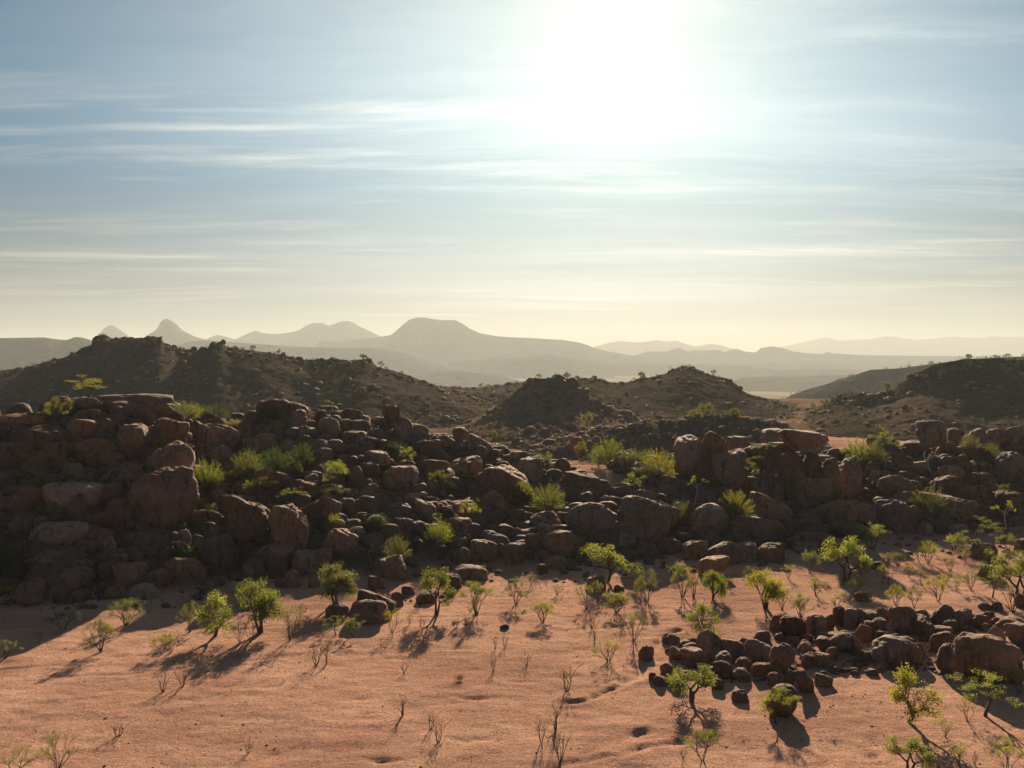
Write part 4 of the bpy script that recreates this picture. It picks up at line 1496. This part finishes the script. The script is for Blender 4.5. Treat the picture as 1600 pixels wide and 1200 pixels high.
for nums, opt, label, short in parse(PLANTS):
    bx, by, h, wd = map(float, nums[:4])
    kind, col = nums[4], nums[5]
    if kind == 'T' and not label and by > 850: kind = 'B'
    a = (bx - CX) / F
    crest = float(np.interp(a, RA, RCREST))
    D = hit(bx, by)
    if D is None or (D > crest + 8 and by < 900): D = crest + 2.0
    d = ray(bx, by)
    if by < 905:                                                # on the ridge: stand it on the first rock or soil seen at its foot
        ok, loc = SC.ray_cast(DG, (0, 0, CAMZ), tuple(d / np.linalg.norm(d)))[:2]
        if ok and loc[1] < D + 3: D = loc[1] + 0.25
    x, y = d[0] * D, D
    g = float(ground(x, y)[0])
    lift = (CAMZ + d[2] * D) - g
    hm = (h - (0.08 * wd if by > 850 and kind in 'TFBS' else 0.0)) / F * D * 1.03
    i = prng.randrange(COUNT[kind])
    wmesh, lmesh, wid, off = plant(kind, i)
    sx = min(max(0.92 * (wd / F * D) / wid, 0.6 * hm), 1.8 * hm)
    rz = prng.choice([0.0, 0.0, math.pi]) + prng.uniform(-0.35, 0.35)
    root = bpy.data.objects.new(KNAME[kind], None)
    root.empty_display_size = 0.3
    if wmesh is None or lmesh is None:                          # bare shrubs and grass tufts are one mesh
        root = bpy.data.objects.new(KNAME[kind], wmesh or lmesh)
    else:
        for nm, me in (('trunk' if kind in 'TFH' else 'stems', wmesh), ('crown', lmesh)):
            c = bpy.data.objects.new(nm, me)
            COL.objects.link(c)
            c.parent = root
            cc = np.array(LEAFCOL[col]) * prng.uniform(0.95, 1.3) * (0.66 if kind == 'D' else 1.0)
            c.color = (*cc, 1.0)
    COL.objects.link(root)
    root.location = (x, y, max(g, g + lift) if lift < 0.4 else g + lift - 0.1)
    root.rotation_euler = (0, 0, rz)
    root.scale = (sx, sx, hm)
    BUSH.append(dict(px=bx, py=by - h * 0.5, w=wd, h=h, kind=kind, col=col, label=label, short=short, o=root))

# dark little trees along the skylines of the hills: photo x, y of the foot, height, width, distance
SKY = """
395 547 8 9 335 | tiny dark tree on the long hill's skyline nearest the blocky summit
436 553 8 8 335 | tiny dark tree on the long hill's skyline right of its summit dip
568 561 8 14 335 | tiny flat tree above the long hill's cliffs
595 573 9 9 335 | tiny tree at the step down of the long hill's skyline
642 586 7 7 335 | lone tiny tree low on the long hill's descending skyline
752 606 8 8 400 | tiny tree on the saddle's skyline beside the bright far plain
727 605 7 7 400 | tiny tree in the lowest dip of the saddle's skyline
886 591 10 14 262 | tiny twin-crowned tree on the knoll's top
902 594 8 8 262 | smaller tiny tree beside the twin-crowned one on the knoll
842 591 7 8 262 | dark tuft on the knoll's left shoulder below the summit rock
1002 591 10 12 362 | round dark tree on the broad hill's long shoulder
1047 578 7 6 362 | tiny tree just below the broad hill's rounded top
1115 585 7 9 362 | tiny flat-topped tree on the broad hill's far shoulder
1172 617 7 5 362 | tiny lone tree beneath the broad hill's steep end
1386 610 14 12 285 | round green tree alone on the flat-topped hill's bare slope
1455 571 7 8 300 | dark bush at the top edge of the flat-topped hill's cliff
1513 560 7 10 300 | tiny flat tree on the flat-topped hill's skyline
1573 559 7 9 300 | tiny tree near the picture's edge on the flat-topped hill
1288 634 11 16 280 | pale bare-looking tree at the flat-topped hill's foot by the gap
1270 638 9 9 280 | small tree in the gap beside the pale bare-looking one
1087 660 20 22 206 | green shrub on the rubbly rise nearest its top
1104 650 20 22 206 | round green shrub at the top of the rubbly rise
1147 652 14 16 206 | spiky shrub on the end of the rubbly rise
938 628 12 12 262 | dark shrub on the knoll's lower shoulder
917 664 18 18 230 | grey-green shrub on the flat in front of the knoll
842 688 14 10 235 | little white-stemmed shrub on the valley flat before the knoll
773 686 14 9 220 | lone white-stemmed sapling on the sandy flat behind the slope
"""
for k, (nums, opt, label, short) in enumerate(parse(SKY)):
    bx, by, h, wd, D = map(float, nums)
    d = ray(bx, by)
    kind = 'T' if wd > 7 else 'H'
    wmesh, lmesh, wid, off = plant(kind, k % COUNT[kind])
    root = bpy.data.objects.new('distant_tree', None)
    COL.objects.link(root)
    for nm, me in (('trunk', wmesh), ('crown', lmesh)):
        c = bpy.data.objects.new(nm, me)
        COL.objects.link(c)
        c.parent = root
        c.color = (*LEAFCOL['o' if D > 250 and 'green' not in label else 'g'], 1)
    hm = h / F * D
    root.location = (d[0] * D, D, CAMZ + d[2] * D - 0.08 * hm)
    root.scale = (wd / F * D / wid, wd / F * D / wid, hm * 1.1)
    tag(root, label, 'tree')

# scrub dotted over the hills and the valley floor: nobody could count it
sv, sf, sn = [], [], 0
def scrub(x, y, z, r):
    global sn
    n = 26
    c = np.random.default_rng(sn).normal(0, 1, (n, 3)) * np.array([0.55, 0.55, 0.36]) * r + np.array([x, y, z + 0.5 * r])
    a = rng.normal(0, 1, (n, 3)); b = rng.normal(0, 1, (n, 3))
    a /= np.linalg.norm(a, axis=1)[:, None]; b /= np.linalg.norm(b, axis=1)[:, None]
    s = r * 0.30
    q = np.stack([c - a * s, c + b * s * .7, c + a * s, c - b * s * .7], 1).reshape(-1, 3)
    sv.append(q)
    sf.append(np.arange(4 * n).reshape(n, 4) + sn)
    sn += 4 * n
for key, n, r0, r1 in (('left', 380, 0.3, 0.8), ('knoll', 110, 0.3, 0.7), ('dome', 220, 0.3, 0.8), ('right', 280, 0.3, 0.8), ('saddle', 260, 0.4, 1.0), ('rise', 150, 0.35, 0.8), ('farslope', 260, 1.2, 3.0)):
    X, D, Z, S = HILLS[key]
    crest_j = int(np.argmin(np.abs(S[:, 0])))
    for q in range(n):
        j = crest_j - random.randrange(0, 3) if q % 5 == 0 else random.randrange(int(X.shape[0] * 0.15), crest_j)
        k = random.randrange(2, X.shape[1] - 2)
        scrub(X[j, k], D[j, k], Z[j, k], random.uniform(r0, r1))
for _ in range(700):
    y = random.uniform(165, 420)
    x = random.uniform(-0.62, 0.62) * y
    scrub(x, y, float(ground(x, y)[0]), random.uniform(0.3, 1.0))
so = link("scrub", mesh_np("scrub", np.concatenate(sv), np.concatenate(sf), False), M_LEAF)
so.color = (0.032, 0.034, 0.018, 1)
tag(so, "dull green scrub dotted over the hills and valley floor", "scrub", kind="stuff")

# ------------------------------------------------------------------ labels that single each thing out
LAND = []
for p in PLACED:
    if p['it']['short']: LAND.append((p['px'], p['py'], p['it']['short'], p))
for p in BUSH:
    if p['short']: LAND.append((p['px'], p['py'], p['short'], p))

def size_word(a, cuts, words):
    for c, wd in zip(cuts, words):
        if a < c: return wd
    return words[-1]
SHAPE = dict(r='rounded', b='blocky', s='low flat', e='egg-shaped', w='angular', u='upright')
ORD = ['', 'second ', 'third ', 'fourth ', 'fifth ']

def relate(group_items, noun_of):
    """gives every unlabelled item '<look>, <nth> <noun> <side> <landmark>', a phrase only one item can have"""
    opts = []
    for lx, ly, short, who in LAND:
        side = {'behind': [], 'in front of': [], 'left of': [], 'right of': []}
        for q in group_items:
            if q is who: continue
            dx, dy = q['px'] - lx, q['py'] - ly
            dist = math.hypot(dx, dy * 1.25)
            if dist > 190: continue
            s = ('right of' if dx > 0 else 'left of') if abs(dx) > abs(dy) * 1.25 else ('in front of' if dy > 0 else 'behind')
            side[s].append((dist, id(q), q))
        for s, lst in side.items():
            for rank, (dist, _, q) in enumerate(sorted(lst)[:5]):
                opts.append((rank * 45 + dist, id(q), q, s, short, rank))
    done = {}
    for cost, iq, q, s, short, rank in sorted(opts, key=lambda t: (t[0], t[1])):
        if iq not in done: done[iq] = (s, short, rank)
    miss = 0
    for q in group_items:
        if q.get('final'): continue
        if id(q) in done:
            s, short, rank = done[id(q)]
            where = f"{'the next' if rank == 0 else ORD[rank].strip()} {noun_of(q)[1]} {s} {short}"
            q['final'] = f"{noun_of(q)[0]}, {where}"
        else:
            miss += 1
            q['final'] = None
    if miss: print("unlabelled:", miss)

for p in PLACED: p['final'] = p['it']['label']
for p in BUSH: p['final'] = p['label']
relate(PLACED, lambda q: (size_word(q['w'] * q['h'], (420, 1100, 2600), ('small', 'medium-sized', 'large', 'very large')) + ' ' + SHAPE[q['it']['kind']] + ' boulder', 'one'))
relate(BUSH, lambda q: ((KWORD[q['kind']] if q['kind'] in 'NWG' else COLWORD[q['col']] + ' ' + KWORD[q['kind']]), 'plant'))
for p in PLACED:
    tag(p['o'], p['final'] or "brown boulder among many on the slope", 'boulder', 'boulders of the ridge and plain')
for p in BUSH:
    tag(p['o'], p['final'], KCAT[p['kind']], 'shrubs and trees of the plain and ridge')

# ------------------------------------------------------------------ haze over the whole country
EX, ZB, ZT = EXT + 4500.0, -175.0, 300.0
hv = [(x, y, z) for z in (ZB, ZT) for x, y in ((-EX, -EX), (EX, -EX), (EX, EX), (-EX, EX))]
hf = [(3, 2, 1, 0), (4, 5, 6, 7), (0, 1, 5, 4), (1, 2, 6, 5), (2, 3, 7, 6), (3, 0, 4, 7)]
hm_, b, out = new_mat("haze")
vol = b.n('ShaderNodeVolumePrincipled', {'Color': (0.53, 0.585, 0.605), 'Density': 1.25e-4, 'Anisotropy': 0.22})
b.set(out.inputs['Volume'], vol)
tag(link("haze", mesh_np("haze", hv, hf, False), hm_), "pale dusty haze filling the air out to the mountains", "haze", kind="stuff")
SC.cycles.volume_bounces = 0
SC.cycles.max_bounces = 6
SC.cycles.transparent_max_bounces = 16
